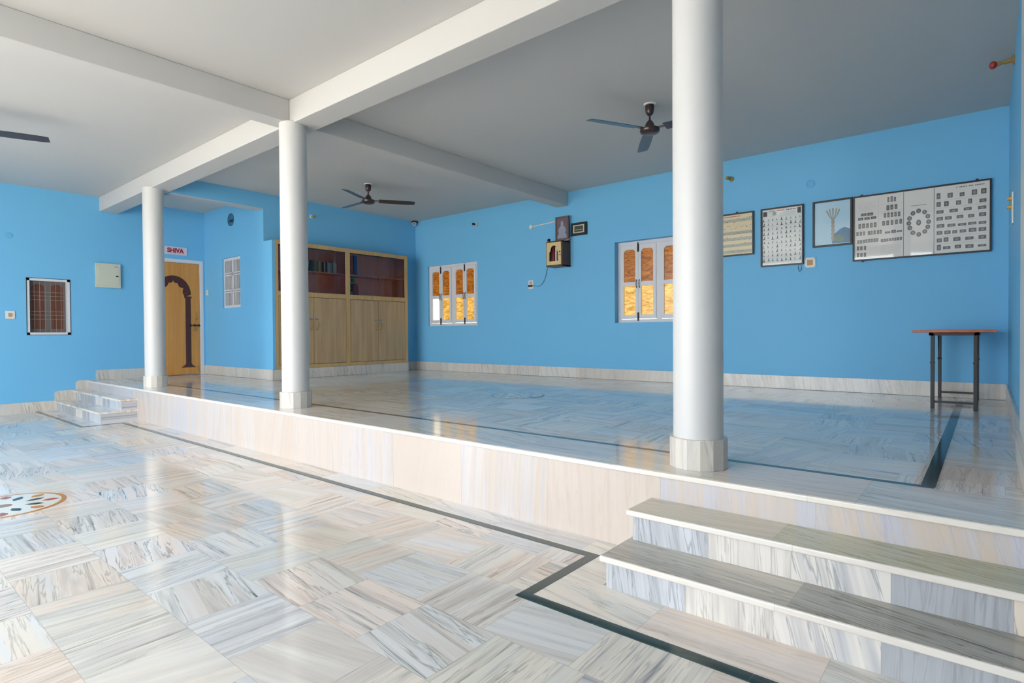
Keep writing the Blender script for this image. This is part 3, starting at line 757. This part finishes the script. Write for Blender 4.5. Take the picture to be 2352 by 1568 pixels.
# ------------------------------------------------------------------ small shrine cabinet group on the back wall
bx0, bx1, bz0, bz1, by = -5.508, -5.190, 1.792, 2.192, 7.508
t = thing('wall_cabinet', 'small dark brown wall cabinet with an arched window in its pale yellow door', 'wall cabinet', (-5.35, 7.62, bz0))
m = MB(); th = .016
m.box(bx0, bx0 + th, by, YB - .001, bz0, bz1); m.box(bx1 - th, bx1, by, YB - .001, bz0, bz1); m.box(bx0, bx1, by, YB - .001, bz1 - th, bz1); m.box(bx0, bx1, by, YB - .001, bz0, bz0 + th)
m.box(bx0 + th, bx1 - th, YB - .02, YB - .001, bz0 + th, bz1 - th)
m.build('carcass', BROWNW, t)
# door with arched opening
fx0, fx1, fz0, fz1 = bx0 + .018, bx1 - .018, bz0 + .02, bz1 - .02
ax0, ax1, az0, az1 = fx0 + .05, fx1 - .055, fz0 + .06, fz1 - .05
acx = (ax0 + ax1) / 2; hw = (ax1 - ax0) / 2
m = MB()
m.box(fx0, ax0, by - .014, by, fz0, fz1); m.box(ax1, fx1, by - .014, by, fz0, fz1); m.box(ax0, ax1, by - .014, by, fz0, az0); m.box(ax0, ax1, by - .014, by, az1, fz1)
zs = az1 - .11
for sg in (-1, 1):
    pts = [(acx + sg * hw, az1), (acx, az1)] + [(acx + sg * hw * .72 * math.sin(a), zs + .035 + (az1 - zs - .035) * math.cos(a)) for a in [j * PI / 16 for j in range(1, 9)]] + [(acx + sg * hw * .80, zs + .018), (acx + sg * hw, zs)]
    m.poly([(x_, by - .013, z_) for x_, z_ in pts], (0, .012, 0))
d = m.build('door', YELW, t)
MB().box(ax0 - .003, ax1 + .003, by - .004, by - .001, az0 - .003, az1 + .003).build('glass_pane', gl, d)
MB().box(fx1 - .03, fx1 - .012, by - .024, by - .014, 2.005, 2.025).build('knob', DARK, d)
MB().cyl((fx1 - .018, by - .018, 1.965), (fx1 - .018, by - .014, 1.965), .009, n=14).build('lock', DARK, d)
for k in range(3):
    xx = acx - .06 + .055 * k
    o = MB().box(xx - .016, xx + .016, by + .06, by + .18, bz0 + th + .0005, bz1 - .07 - .015 * k).build('booklet', [RD, PAPER, mat('mauve_cover', srgb(120, 70, 76), .6)][k])
    tag(o, '%s booklet standing inside the small wall cabinet' % ['dark red', 'white', 'mauve'][k], 'booklet', 'booklets in the small wall cabinet')

def frame_on_wall(name, lab, cat, x0, x1, z0, z1, fw_, dep, fmat, pmat, y=YB, tilt=0, glass=True):
    t = thing(name, lab, cat, ((x0 + x1) / 2, y, z0))
    m = MB()
    m.box(x0, x1, y - dep, y - .001, z1 - fw_, z1); m.box(x0, x1, y - dep, y - .001, z0, z0 + fw_)
    m.box(x0, x0 + fw_, y - dep, y - .001, z0 + fw_, z1 - fw_); m.box(x1 - fw_, x1, y - dep, y - .001, z0 + fw_, z1 - fw_)
    m.build('frame', fmat, t, bevel=.001)
    MB().box(x0 + fw_ * .8, x1 - fw_ * .8, y - dep * .45, y - .002, z0 + fw_ * .8, z1 - fw_ * .8).build('print', pmat, t)
    return t
clear, nt, b = new_mat('picture_glass')
b.inputs['Base Color'].default_value = (1, 1, 1, 1); b.inputs['Transmission Weight'].default_value = 0.0; b.inputs['Roughness'].default_value = 0.02
N, L = nt.nodes, nt.links
tr = N.new('ShaderNodeBsdfTransparent'); gs = N.new('ShaderNodeBsdfGlossy'); gs.inputs['Roughness'].default_value = 0.015
fr = N.new('ShaderNodeFresnel'); fr.inputs['IOR'].default_value = 1.5
nzg = N.new('ShaderNodeTexNoise'); nzg.inputs['Scale'].default_value = 7; bpg = N.new('ShaderNodeBump'); bpg.inputs['Strength'].default_value = .015; bpg.inputs['Distance'].default_value = .01
L.new(nzg.outputs['Fac'], bpg.inputs['Height']); L.new(bpg.outputs[0], gs.inputs['Normal'])
ms = N.new('ShaderNodeMixShader'); L.new(fr.outputs[0], ms.inputs[0]); L.new(tr.outputs[0], ms.inputs[1]); L.new(gs.outputs[0], ms.inputs[2])
L.new(ms.outputs[0], N['Material Output'].inputs['Surface'])
def add_glass(t, x0, x1, z0, z1, y): MB().box(x0, x1, y - .002, y, z0, z1).build('glass', clear, t)

# figure picture standing on the wall cabinet
py = 7.66
MAUVE = mat('mauve_print', srgb(112, 92, 100), .6, vary=.25, scale=14)
x0, x1, z0, z1 = -5.432, -5.175, bz1 + .002, 2.605
t = thing('framed_picture', 'dark framed picture of a seated pale figure standing on the small wall cabinet', 'picture', ((x0 + x1) / 2, py, z0))
m = MB(); fw_ = .02
m.box(x0, x1, py, py + .02, z1 - fw_, z1); m.box(x0, x1, py, py + .02, z0, z0 + fw_); m.box(x0, x0 + fw_, py, py + .02, z0 + fw_, z1 - fw_); m.box(x1 - fw_, x1, py, py + .02, z0 + fw_, z1 - fw_)
m.build('frame', mat('taupe_frame', srgb(92, 82, 78), .5), t)
MB().box(x0 + fw_ * .7, x1 - fw_ * .7, py + .008, py + .016, z0 + fw_ * .7, z1 - fw_ * .7).build('print', MAUVE, t)
FIG = mat('pale_blue_figure', srgb(150, 156, 176), .6, vary=.2, scale=30)
cx = (x0 + x1) / 2
sil = [(-.085, .06), (.085, .06), (.09, .10), (.06, .14), (.075, .19), (.05, .245), (.02, .26), (.028, .29), (.02, .325), (0, .345), (-.02, .325), (-.028, .29), (-.02, .26), (-.05, .245), (-.075, .19), (-.06, .14), (-.09, .10)]
MB().poly([(cx + a, py + .0075, z0 + b_) for a, b_ in sil], (0, -.001, 0)).build('figure', FIG, t)

frame_t = frame_on_wall('framed_display', 'small black framed panel with a cream inner border, right of the seated figure picture', 'picture', -5.160, -4.868, 2.275, 2.478, .045, .03, BLACKF, mat('olive_print', srgb(74, 80, 62), .5))
m = MB()
for a in ((-5.118, -4.910, 2.425, 2.440), (-5.118, -4.910, 2.313, 2.328), (-5.118, -5.098, 2.328, 2.425), (-4.930, -4.910, 2.328, 2.425)): m.box(a[0], a[1], YB - .031, YB - .012, a[2], a[3])
m.box(-5.09, -4.95, YB - .018, YB - .0135, 2.362, 2.368)
m.build('inner_border', mat('cream_border', srgb(206, 204, 184), .5), frame_t)
t = thing('conduit', 'thin white pipe running from a round box to the seated figure picture', 'conduit', (-5.75, YB, 2.5))
MB().lathe((-5.985, YB - .001, 2.527), [(0, 0), (.036, 0), (.036, .02), (.028, .026), (.012, .027), (0, .024)], axis=(0, -1, 0), n=24).build('junction_box', PVC, t, smooth=True)
MB().cyl((-5.955, YB - .012, 2.528), (-5.43, YB - .012, 2.555), .010, n=12).build('pipe', PVC, t, smooth=True)
t = thing('small_lamp', 'small black lamp on top of the little wall cabinet', 'lamp', (-5.46, 7.56, bz1))
MB().cyl((-5.46, 7.56, bz1 + .0005), (-5.46, 7.56, bz1 + .012), .02, n=18).build('base', DARK, t)
MB().lathe((-5.475, 7.555, bz1 + .012), [(0, 0), (.014, 0), (.026, .018), (.028, .035), (.016, .046), (0, .048)], axis=(-.4, -.2, 1)).build('head', DARK, t, smooth=True)
o = MB().tube([(-5.44, 7.57, bz1 + .006), (-5.36, 7.56, bz1 + .005), (-5.27, 7.58, bz1 + .006), (-5.20, 7.60, bz1 + .008), (-5.168, 7.64, bz1 + .02), (-5.155, 7.70, bz1 + .06), (-5.150, 7.72, 2.270)], .004).build('cable', PVC, smooth=True)
tag(o, 'thin white cable from the small wall cabinet top up to the black framed panel', 'cable')
t = thing('wall_socket', 'white wall socket with a dark plug, lower left of the small wall cabinet', 'socket', (-5.995, YB, 1.482))
MB().box(-6.048, -5.940, YB - .014, YB - .001, 1.478, 1.620, bev=.003).build('plate', PVC, t)
MB().box(-6.02, -5.968, YB - .018, YB - .014, 1.56, 1.60).build('switch', mat('pinkish_plastic', srgb(200, 160, 150), .5), t)
MB().box(-6.03, -5.955, YB - .05, YB - .014, 1.508, 1.542, bev=.005).build('plug', DARK, t)
cab = [(-5.960, YB - .035, 1.525), (-5.90, YB - .02, 1.522), (-5.83, YB - .012, 1.508), (-5.77, YB - .010, 1.535), (-5.71, YB - .010, 1.61), (-5.672, YB - .010, 1.70), (-5.65, YB - .012, 1.79), (-5.60, YB - .02, 1.84), (-5.514, YB - .03, 1.85)]
o = MB().tube(cab, .0035).build('cable', DARK, smooth=True)
tag(o, 'thin dark cable hanging from the small wall cabinet down to the wall plug', 'cable')
t = thing('wall_socket', 'square cream socket plate beside the lower right corner of the tall chart', 'socket', (-1.672, YB, 1.497))
MB().box(-1.735, -1.612, YB - .014, YB - .001, 1.497, 1.620, bev=.003).build('plate', PVC, t)
MB().box(-1.705, -1.642, YB - .017, YB - .014, 1.525, 1.592).build('socket_insert', mat('tan_plastic_dark', srgb(186, 146, 100), .5), t)
m = MB()
for a in (-1.722, -1.625):
    for b_ in (1.510, 1.607): m.cyl((a, YB - .017, b_), (a, YB - .013, b_), .005, n=8)
m.build('screws', DARK, t)

# ------------------------------------------------------------------ framed charts
TOPZ = 2.283
def marks(bm_list, n): pass
CREAMP = mat('yellowed_paper', srgb(236, 224, 194), .6, vary=.05)
t1 = frame_on_wall('framed_chart', 'small framed yellowish chart with rows of tiny drawings, next to the nearest column', 'framed chart', -2.762, -2.333, 1.722, TOPZ, .018, .032, BLACKF, CREAMP)
rnd = random.Random(3)
m1, m2, m3, m4 = MB(), MB(), MB(), MB()
yy = YB - .0150
for r_ in range(6):
    zc_ = 2.19 - r_ * .082
    if r_ % 2 == 0 or r_ > 2: m4.box(-2.735, -2.36, yy - .0004, yy + .0002, zc_ - .02, zc_ + .018)
    for k in range(15):
        x_ = -2.725 + k * .0255 + rnd.uniform(-.006, .006); z_ = zc_ + rnd.uniform(-.026, .026); s_ = rnd.uniform(.003, .008)
        (m1 if rnd.random() < .6 else m2).poly([(x_ - s_, yy - .0006, z_ - s_), (x_ + s_ * .4, yy - .0006, z_ - s_ * .7), (x_ + s_, yy - .0006, z_ + s_ * .3), (x_, yy - .0006, z_ + s_)], (0, -.0004, 0))
m3.box(-2.725, -2.50, yy - .0008, yy, 2.238, 2.246)
INK = mat('dark_print_ink', srgb(64, 66, 76), .6); TEAL = mat('bluish_print_ink', srgb(120, 148, 156), .6); REDI = mat('red_print_ink', srgb(206, 84, 66), .6); BAND = mat('pale_blue_print_band', srgb(186, 192, 180), .6)
m4.build('bands', BAND, t1); m1.build('drawings', INK, t1); m2.build('drawings', TEAL, t1); m3.build('heading', REDI, t1)
add_glass(t1, -2.745, -2.35, 1.74, 2.265, YB - .022)
MB().box(-2.56, -2.54, YB - .02, YB - .002, TOPZ, TOPZ + .02).build('hook', DARK, t1)

POSTW = mat('pale_poster_paper', srgb(232, 238, 238), .6, vary=.03)
t2 = frame_on_wall('framed_chart', 'tall framed white chart crowded with small exercise figures', 'framed chart', -2.246, -1.744, 1.547, 2.286, .018, .032, BLACKF, POSTW)
m1, m2, m3 = MB(), MB(), MB()
def stick(mb, x_, z_, s_, rr):
    y_ = yy - .0006
    a = rr.uniform(-.5, .5)
    mb.poly([(x_ - s_ * .16, y_, z_ - s_ * .2), (x_ + s_ * .16, y_, z_ - s_ * .2), (x_ + s_ * (.12 + a * .5), y_, z_ + s_ * .35), (x_ - s_ * (.12 - a * .5), y_, z_ + s_ * .35)], (0, -.0003, 0))
    mb.poly([(x_ - s_ * .5, y_, z_ - s_ * .5), (x_ + s_ * .5, y_, z_ - s_ * .5), (x_ + s_ * .3, y_, z_ - s_ * .25), (x_ - s_ * .3, y_, z_ - s_ * .2)], (0, -.0003, 0))
    h = s_ * .13; cx_, cz_ = x_ + s_ * a * .5, z_ + s_ * .5
    mb.poly([(cx_ - h, y_, cz_ - h), (cx_ + h, y_, cz_ - h), (cx_ + h, y_, cz_ + h), (cx_ - h, y_, cz_ + h)], (0, -.0003, 0))
for r_ in range(10):
    for k in range(9):
        x_ = -2.207 + k * .0525 + rnd.uniform(-.004, .004); z_ = 2.135 - r_ * .0565 + rnd.uniform(-.005, .005)
        stick(m1 if rnd.random() < .75 else m2, x_, z_, rnd.uniform(.018, .034), rnd)
m1.box(-2.218, -2.170, yy - .0006, yy, 2.185, 2.245); m1.box(-1.815, -1.775, yy - .0006, yy, 2.185, 2.255)
m2.box(-2.105, -2.06, yy - .0006, yy, 2.19, 2.235)
for k in range(4): m2.box(-2.15, -1.84, yy - .0003, yy, 2.178 + k * .013, 2.180 + k * .013)
for r_ in range(11): m2.box(-2.222, -1.768, yy - .0002, yy, 2.166 - r_ * .0565, 2.1672 - r_ * .0565)
# broken dark and red title line of small block letters
for k in range(17):
    if k in (4, 10): continue
    x_ = -2.145 + k * .0185
    (m3 if k < 11 else m1).box(x_, x_ + .012, yy - .0007, yy, 2.238, 2.250)
m1.build('figures', INK, t2); m2.build('figures', TEAL, t2); m3.build('heading', REDI, t2)
add_glass(t2, -2.228, -1.762, 1.565, 2.268, YB - .022)
m = MB(); m.tube([(-1.80, YB - .012, 1.546), (-1.81, YB - .012, 1.50), (-1.79, YB - .012, 1.455), (-1.77, YB - .012, 1.49), (-1.775, YB - .012, 1.546)], .003)
m.build('hanging_wire', DARK, t2)

sk, nt, b = new_mat('blue_poster_print')
N, L = nt.nodes, nt.links
geo = N.new('ShaderNodeNewGeometry'); nz = N.new('ShaderNodeTexNoise'); nz.inputs['Scale'].default_value = 5; L.new(geo.outputs['Position'], nz.inputs['Vector'])
r = N.new('ShaderNodeValToRGB'); r.color_ramp.elements[0].color = srgb(166, 214, 242) + (1,); r.color_ramp.elements[1].color = srgb(204, 230, 244) + (1,)
L.new(nz.outputs['Fac'], r.inputs[0]); L.new(r.outputs[0], b.inputs['Base Color'])
t3 = frame_on_wall('framed_picture', 'black framed light blue picture of a beige tree, left of the wide grey poster', 'picture', -1.642, -1.222, 1.735, 2.286, .020, .034, BLACKF, sk)
BEI = mat('beige_print', srgb(172, 166, 156), .6); MOSS = mat('green_print', srgb(110, 150, 140), .6, vary=.3, scale=60); DBLU = mat('deep_blue_print', srgb(84, 136, 178), .6, vary=.2, scale=20)
m = MB(); cx = -1.425; y_ = yy - .001
for k in range(11):
    z_ = 1.80 + k * .023; w_ = .013 + .005 * (k % 2)
    m.poly([(cx - w_, y_, z_), (cx + w_, y_, z_), (cx + w_ * 1.2, y_, z_ + .012), (cx + w_, y_, z_ + .0225), (cx - w_, y_, z_ + .0225), (cx - w_ * 1.2, y_, z_ + .012)], (0, -.0005, 0))
for k in range(5):
    a = (-52 + 26 * k) * PI / 180; h_ = .13 + .02 * math.cos(a * 2)
    bx = cx + .055 * math.sin(a); tx = cx + .085 * math.sin(a)
    m.poly([(cx + .010 * math.sin(a) - .005, y_, 2.045), (cx + .010 * math.sin(a) + .005, y_, 2.045), (bx + .006, y_, 2.10), (tx + .009, y_, 2.045 + h_ * .9), (tx, y_, 2.045 + h_), (tx - .009, y_, 2.045 + h_ * .9), (bx - .004, y_, 2.10)], (0, -.0005 - .0001 * k, 0))
m.build('tree', BEI, t3)
m = MB(); m.poly([(cx - .01, y_ + .0004, 1.765), (-1.245, y_ + .0004, 1.765), (-1.245, y_ + .0004, 1.92), (-1.30, y_ + .0004, 1.95), (-1.35, y_ + .0004, 1.93), (cx, y_ + .0004, 1.86)], (0, -.0003, 0)); m.build('lower_scene', DBLU, t3)
m = MB(); m.poly([(cx + .0, y_, 1.79), (cx + .10, y_, 1.78), (cx + .13, y_, 1.83), (cx + .06, y_, 1.87), (cx + .01, y_, 1.84)], (0, -.0004, 0)); m.build('bush', MOSS, t3)
add_glass(t3, -1.622, -1.242, 1.755, 2.266, YB - .024)

GREYP = mat('grey_white_poster_paper', srgb(236, 236, 234), .6, vary=.03)
px0, px1, pz0, pz1 = -1.218, .028, 1.532, 2.283
t4 = frame_on_wall('framed_poster', 'wide framed grey poster with a ring of oval portraits, in the right corner', 'framed poster', px0, px1, pz0, pz1, .016, .034, BLACKF, GREYP)
POST_R = [(-0.413,2.168,0.033,0.063),(-0.313,2.163,0.044,0.052),(-0.213,2.157,0.04,0.041),(-0.111,2.164,0.045,0.054),(-0.036,2.164,0.044,0.054),(-0.412,2.079,0.037,0.052),(-0.345,2.078,0.039,0.052),(-0.242,2.075,0.043,0.045),(-0.146,2.076,0.032,0.051),(-0.042,2.068,0.057,0.037),(-0.4,1.996,0.062,0.035),(-0.283,1.996,0.071,0.034),(-0.166,1.998,0.066,0.03),(-0.048,1.995,0.067,0.034),(-0.402,1.923,0.056,0.038),(-0.328,1.923,0.058,0.034),(-0.23,1.924,0.056,0.034),(-0.137,1.921,0.051,0.034),(-0.044,1.924,0.058,0.04),(-0.395,1.845,0.067,0.038),(-0.302,1.842,0.069,0.031),(-0.212,1.839,0.07,0.027),(-0.128,1.841,0.069,0.027),(-0.045,1.838,0.062,0.03),(-0.403,1.771,0.05,0.038),(-0.335,1.77,0.053,0.038),(-0.273,1.768,0.041,0.034),(-0.205,1.769,0.054,0.031),(-0.125,1.771,0.063,0.041),(-0.045,1.77,0.062,0.04),(-0.405,1.691,0.045,0.042),(-0.347,1.694,0.042,0.045),(-0.255,1.69,0.06,0.041),(-0.151,1.688,0.067,0.031),(-0.045,1.689,0.062,0.04),(-0.408,1.613,0.036,0.06),(-0.341,1.606,0.064,0.031),(-0.246,1.609,0.054,0.038),(-0.15,1.604,0.067,0.038),(-0.047,1.601,0.068,0.023),(-0.869,2.202,0.018,0.055),(-0.838,2.204,0.021,0.062),(-0.807,2.198,0.021,0.05),(-0.873,2.11,0.028,0.055),(-0.836,2.113,0.027,0.054),(-0.797,2.113,0.027,0.054),(-0.901,2.028,0.022,0.052),(-0.868,2.029,0.022,0.053),(-0.835,2.028,0.022,0.052),(-0.801,2.028,0.022,0.052),(-0.767,2.027,0.022,0.052),(-0.914,1.94,0.026,0.053),(-0.875,1.94,0.026,0.053),(-0.834,1.94,0.025,0.052),(-0.792,1.941,0.026,0.052),(-0.752,1.943,0.025,0.052),(-1.108,2.064,0.055,0.03),(-1.044,2.063,0.057,0.033),(-1.139,2.016,0.052,0.03),(-1.076,2.016,0.052,0.03),(-1.012,2.017,0.054,0.029),(-1.148,1.934,0.027,0.054),(-1.11,1.935,0.028,0.054),(-1.071,1.934,0.027,0.053),(-1.033,1.934,0.026,0.054),(-0.996,1.935,0.027,0.053),(-1.171,1.848,0.022,0.045),(-1.137,1.848,0.022,0.045),(-1.106,1.848,0.022,0.045),(-1.057,1.846,0.021,0.045),(-1.031,1.847,0.021,0.044),(-1.001,1.849,0.021,0.045),(-0.968,1.847,0.02,0.044),(-0.943,1.848,0.02,0.044),(-0.876,1.832,0.049,0.022),(-0.819,1.837,0.043,0.033),(-0.765,1.834,0.051,0.02),(-1.163,1.754,0.022,0.041),(-1.136,1.754,0.022,0.041),(-1.108,1.755,0.022,0.041),(-1.081,1.756,0.022,0.041),(-1.054,1.757,0.021,0.041),(-1.028,1.758,0.022,0.041),(-1.001,1.758,0.022,0.041),(-0.975,1.759,0.021,0.04),(-0.93,1.745,0.021,0.033),(-0.904,1.746,0.022,0.033),(-0.878,1.747,0.021,0.033),(-0.852,1.748,0.021,0.033),(-0.826,1.749,0.021,0.033),(-0.801,1.749,0.02,0.033),(-0.775,1.75,0.021,0.033),(-0.75,1.751,0.02,0.032),(-1.166,1.679,0.023,0.047),(-1.132,1.679,0.023,0.046),(-1.095,1.68,0.022,0.047),(-1.166,1.603,0.022,0.047),(-1.131,1.6,0.023,0.046),(-1.095,1.6,0.023,0.047)]
POST_O = [(-0.589,2.035,0.044,0.05),(-0.535,2.015,0.043,0.049),(-0.506,1.965,0.043,0.049),(-0.499,1.905,0.043,0.049),(-0.506,1.85,0.043,0.05),(-0.533,1.802,0.044,0.049),(-0.587,1.777,0.044,0.05),(-0.64,1.801,0.044,0.05),(-0.667,1.856,0.045,0.05),(-0.677,1.909,0.044,0.05),(-0.671,1.962,0.044,0.05),(-0.64,2.015,0.044,0.05),(-0.588,1.907,0.044,0.064)]
GRK = mat('grey_photo_print', srgb(112, 114, 118), .6, vary=.35, scale=70); GRL = mat('light_grey_photo_print', srgb(158, 158, 160), .6, vary=.2, scale=90)
m = MB(); ml = MB()
for i, (a, c, w_, h_) in enumerate(POST_R):
    m.box(a - w_ / 2, a + w_ / 2, yy - .0008, yy - .0001, c - h_ / 2, c + h_ / 2)
    ml.box(a - w_ * .22, a + w_ * .2, yy - .0011, yy - .0008, c - h_ * .3, c + h_ * .22)
m.build('photo_prints', GRK, t4)
for a, c, w_, h_ in POST_O:
    ml.poly([(a + w_ * .25 * math.cos(q), yy - .0009, c + h_ * .28 * math.sin(q)) for q in [j * PI / 6 for j in range(12)]], (0, -.0003, 0))
ml.build('faces', GRL, t4)
m = MB()
for a, c, w_, h_ in POST_O:
    m.poly([(a + w_ * .5 * math.cos(q), yy - .0001, c + h_ * .5 * math.sin(q)) for q in [j * PI / 10 for j in range(20)]], (0, -.0007, 0))
m.build('oval_portraits', GRK, t4)
m = MB()
for x_ in (-.725, -.452): m.box(x_ - .0022, x_ + .0022, yy - .0005, yy, 1.553, 2.262)
m.box(-.965, -.964, yy - .0004, yy, 1.84, 2.24)
for k in range(7): m.box(-1.17 + .0, -.99, yy - .0003, yy, 2.115 + k * .014, 2.1165 + k * .014)
for z_ in (2.10, 1.97, 1.89, 1.80, 1.72, 1.65): m.box(-1.195, -.98, yy - .0003, yy, z_, z_ + .0012)
for z_ in (2.155, 2.07, 1.985): m.box(-.96, -.73, yy - .0003, yy, z_, z_ + .0012)
for z_ in (2.12, 2.035, 1.96, 1.885, 1.81, 1.73, 1.65): m.box(-.448, -.01, yy - .0003, yy, z_, z_ + .0012)
for k in range(6): m.box(-.94, -.75, yy - .0003, yy, 1.60 + k * .018, 1.6012 + k * .018)
m.box(-.66, -.52, yy - .0005, yy, 2.095, 2.099)
rr = random.Random(9)
for k in range(18):
    if k in (1, 7, 11): continue
    m.box(-.26 + k * .013, -.252 + k * .013, yy - .0006, yy, 2.232, 2.243)
m.build('ruled_lines', INK, t4)
add_glass(t4, px0 + .016, px1 - .016, pz0 + .016, pz1 - .016, YB - .024)
m = MB()
for x_ in (-1.13, -.09): m.box(x_ - .012, x_ + .012, YB - .02, YB - .002, pz1, pz1 + .016)
m.box(-1.13, -1.11, YB - .02, YB - .002, pz0 - .014, pz0)
m.build('hooks', DARK, t4)

# ------------------------------------------------------------------ right wall fittings
px, py_, pz = XR, 6.25, 2.925
t = thing('bulb_holder', 'brass angled bulb holder with a red cap at the top of the right wall', 'bulb holder', (px, py_, pz))
MB().lathe((px - .001, py_, pz), [(0, 0), (.038, 0), (.038, .01), (.02, .018), (0, .018)], axis=(-1, 0, 0), n=24).build('base', BRASS, t, smooth=True)
MB().lathe((px - .018, py_, pz), [(0, 0), (.019, 0), (.019, .05), (.014, .055), (.014, .07), (.018, .075), (.018, .10), (0, .10)], axis=(-1, -.12, -.12)).build('socket', BRASS, t, smooth=True)
MB().lathe((px - .117, py_ - .012, pz - .012), [(0, 0), (.022, 0), (.030, .012), (.031, .028), (.022, .040), (.010, .042), (0, .036)], axis=(-1, -.35, -.12)).build('cap', mat('red_plastic', srgb(160, 44, 36), .4), t, smooth=True)
t = thing('switch_plate', 'narrow pale plate with two yellow knobs on the right wall beside the wide poster', 'switch plate', (XR, 6.35, 1.62))
MB().box(XR - .012, XR - .001, 6.30, 6.42, 1.60, 1.86, bev=.003).build('plate', PVC, t)
for z_ in (1.815, 1.745): MB().lathe((XR - .012, 6.36, z_), [(0, 0), (.02, 0), (.018, .012), (.014, .03), (0, .032)], axis=(-1, 0, 0), n=20).build('knob', mat('yellow_plastic', srgb(206, 160, 60), .4), t, smooth=True)

# ------------------------------------------------------------------ folding table
TX0, TX1, TY0, TY1, TZ = -.535, .062, 6.44, 7.60, .722
t = thing('folding_table', 'folding table with a red-brown top and black metal legs in the right corner', 'table', (-.235, 7.0, 0))
MB().box(TX0, TX1, TY0, TY1, TZ - .024, TZ, bev=.003).build('tabletop', REDT, t)
m = MB()
m.box(-.415, -.055, 6.50, 6.53, TZ - .052, TZ - .025); m.box(-.415, -.055, 7.52, 7.55, TZ - .052, TZ - .025)
m.box(-.415, -.387, 6.50, 7.55, TZ - .050, TZ - .025); m.box(-.083, -.055, 6.50, 7.55, TZ - .050, TZ - .025)
m.build('under_frame', DARK, t)
for x_ in (-.388, -.080):
    for y_ in (6.515, 7.535):
        m = MB(); m.box(x_ - .015, x_ + .015, y_ - .015, y_ + .015, .0, TZ - .03, bev=.004); lg = m.build('leg', DARK, t)
        MB().box(x_ - .019, x_ + .019, y_ - .019, y_ + .019, .415, .432).build('collar', DARK, lg)
for y_, z_ in ((6.515, .055), (7.535, .060)):
    MB().box(-.375, -.093, y_ - .010, y_ + .010, z_, z_ + .020).build('stretcher', DARK, t)
MB().tube([(-.10, 7.50, .69), (-.088, 7.40, .52), (-.08, 7.37, .42), (-.08, 7.50, .43)], .005).build('brace', DARK, t)
MB().tube([(-.40, 7.50, .69), (-.392, 7.40, .52), (-.388, 7.37, .42), (-.388, 7.50, .43)], .005).build('brace', DARK, t)

# ------------------------------------------------------------------ outdoors in front of the open side (seen only in reflections)
GRD = mat('pale_forecourt_paving', srgb(206, 198, 184), .8, vary=.08, scale=.6)
struct(MB().box(-30, 20, -40, YOPEN - .3, ZL - .4, ZL - .05).build('floor_outside', GRD))
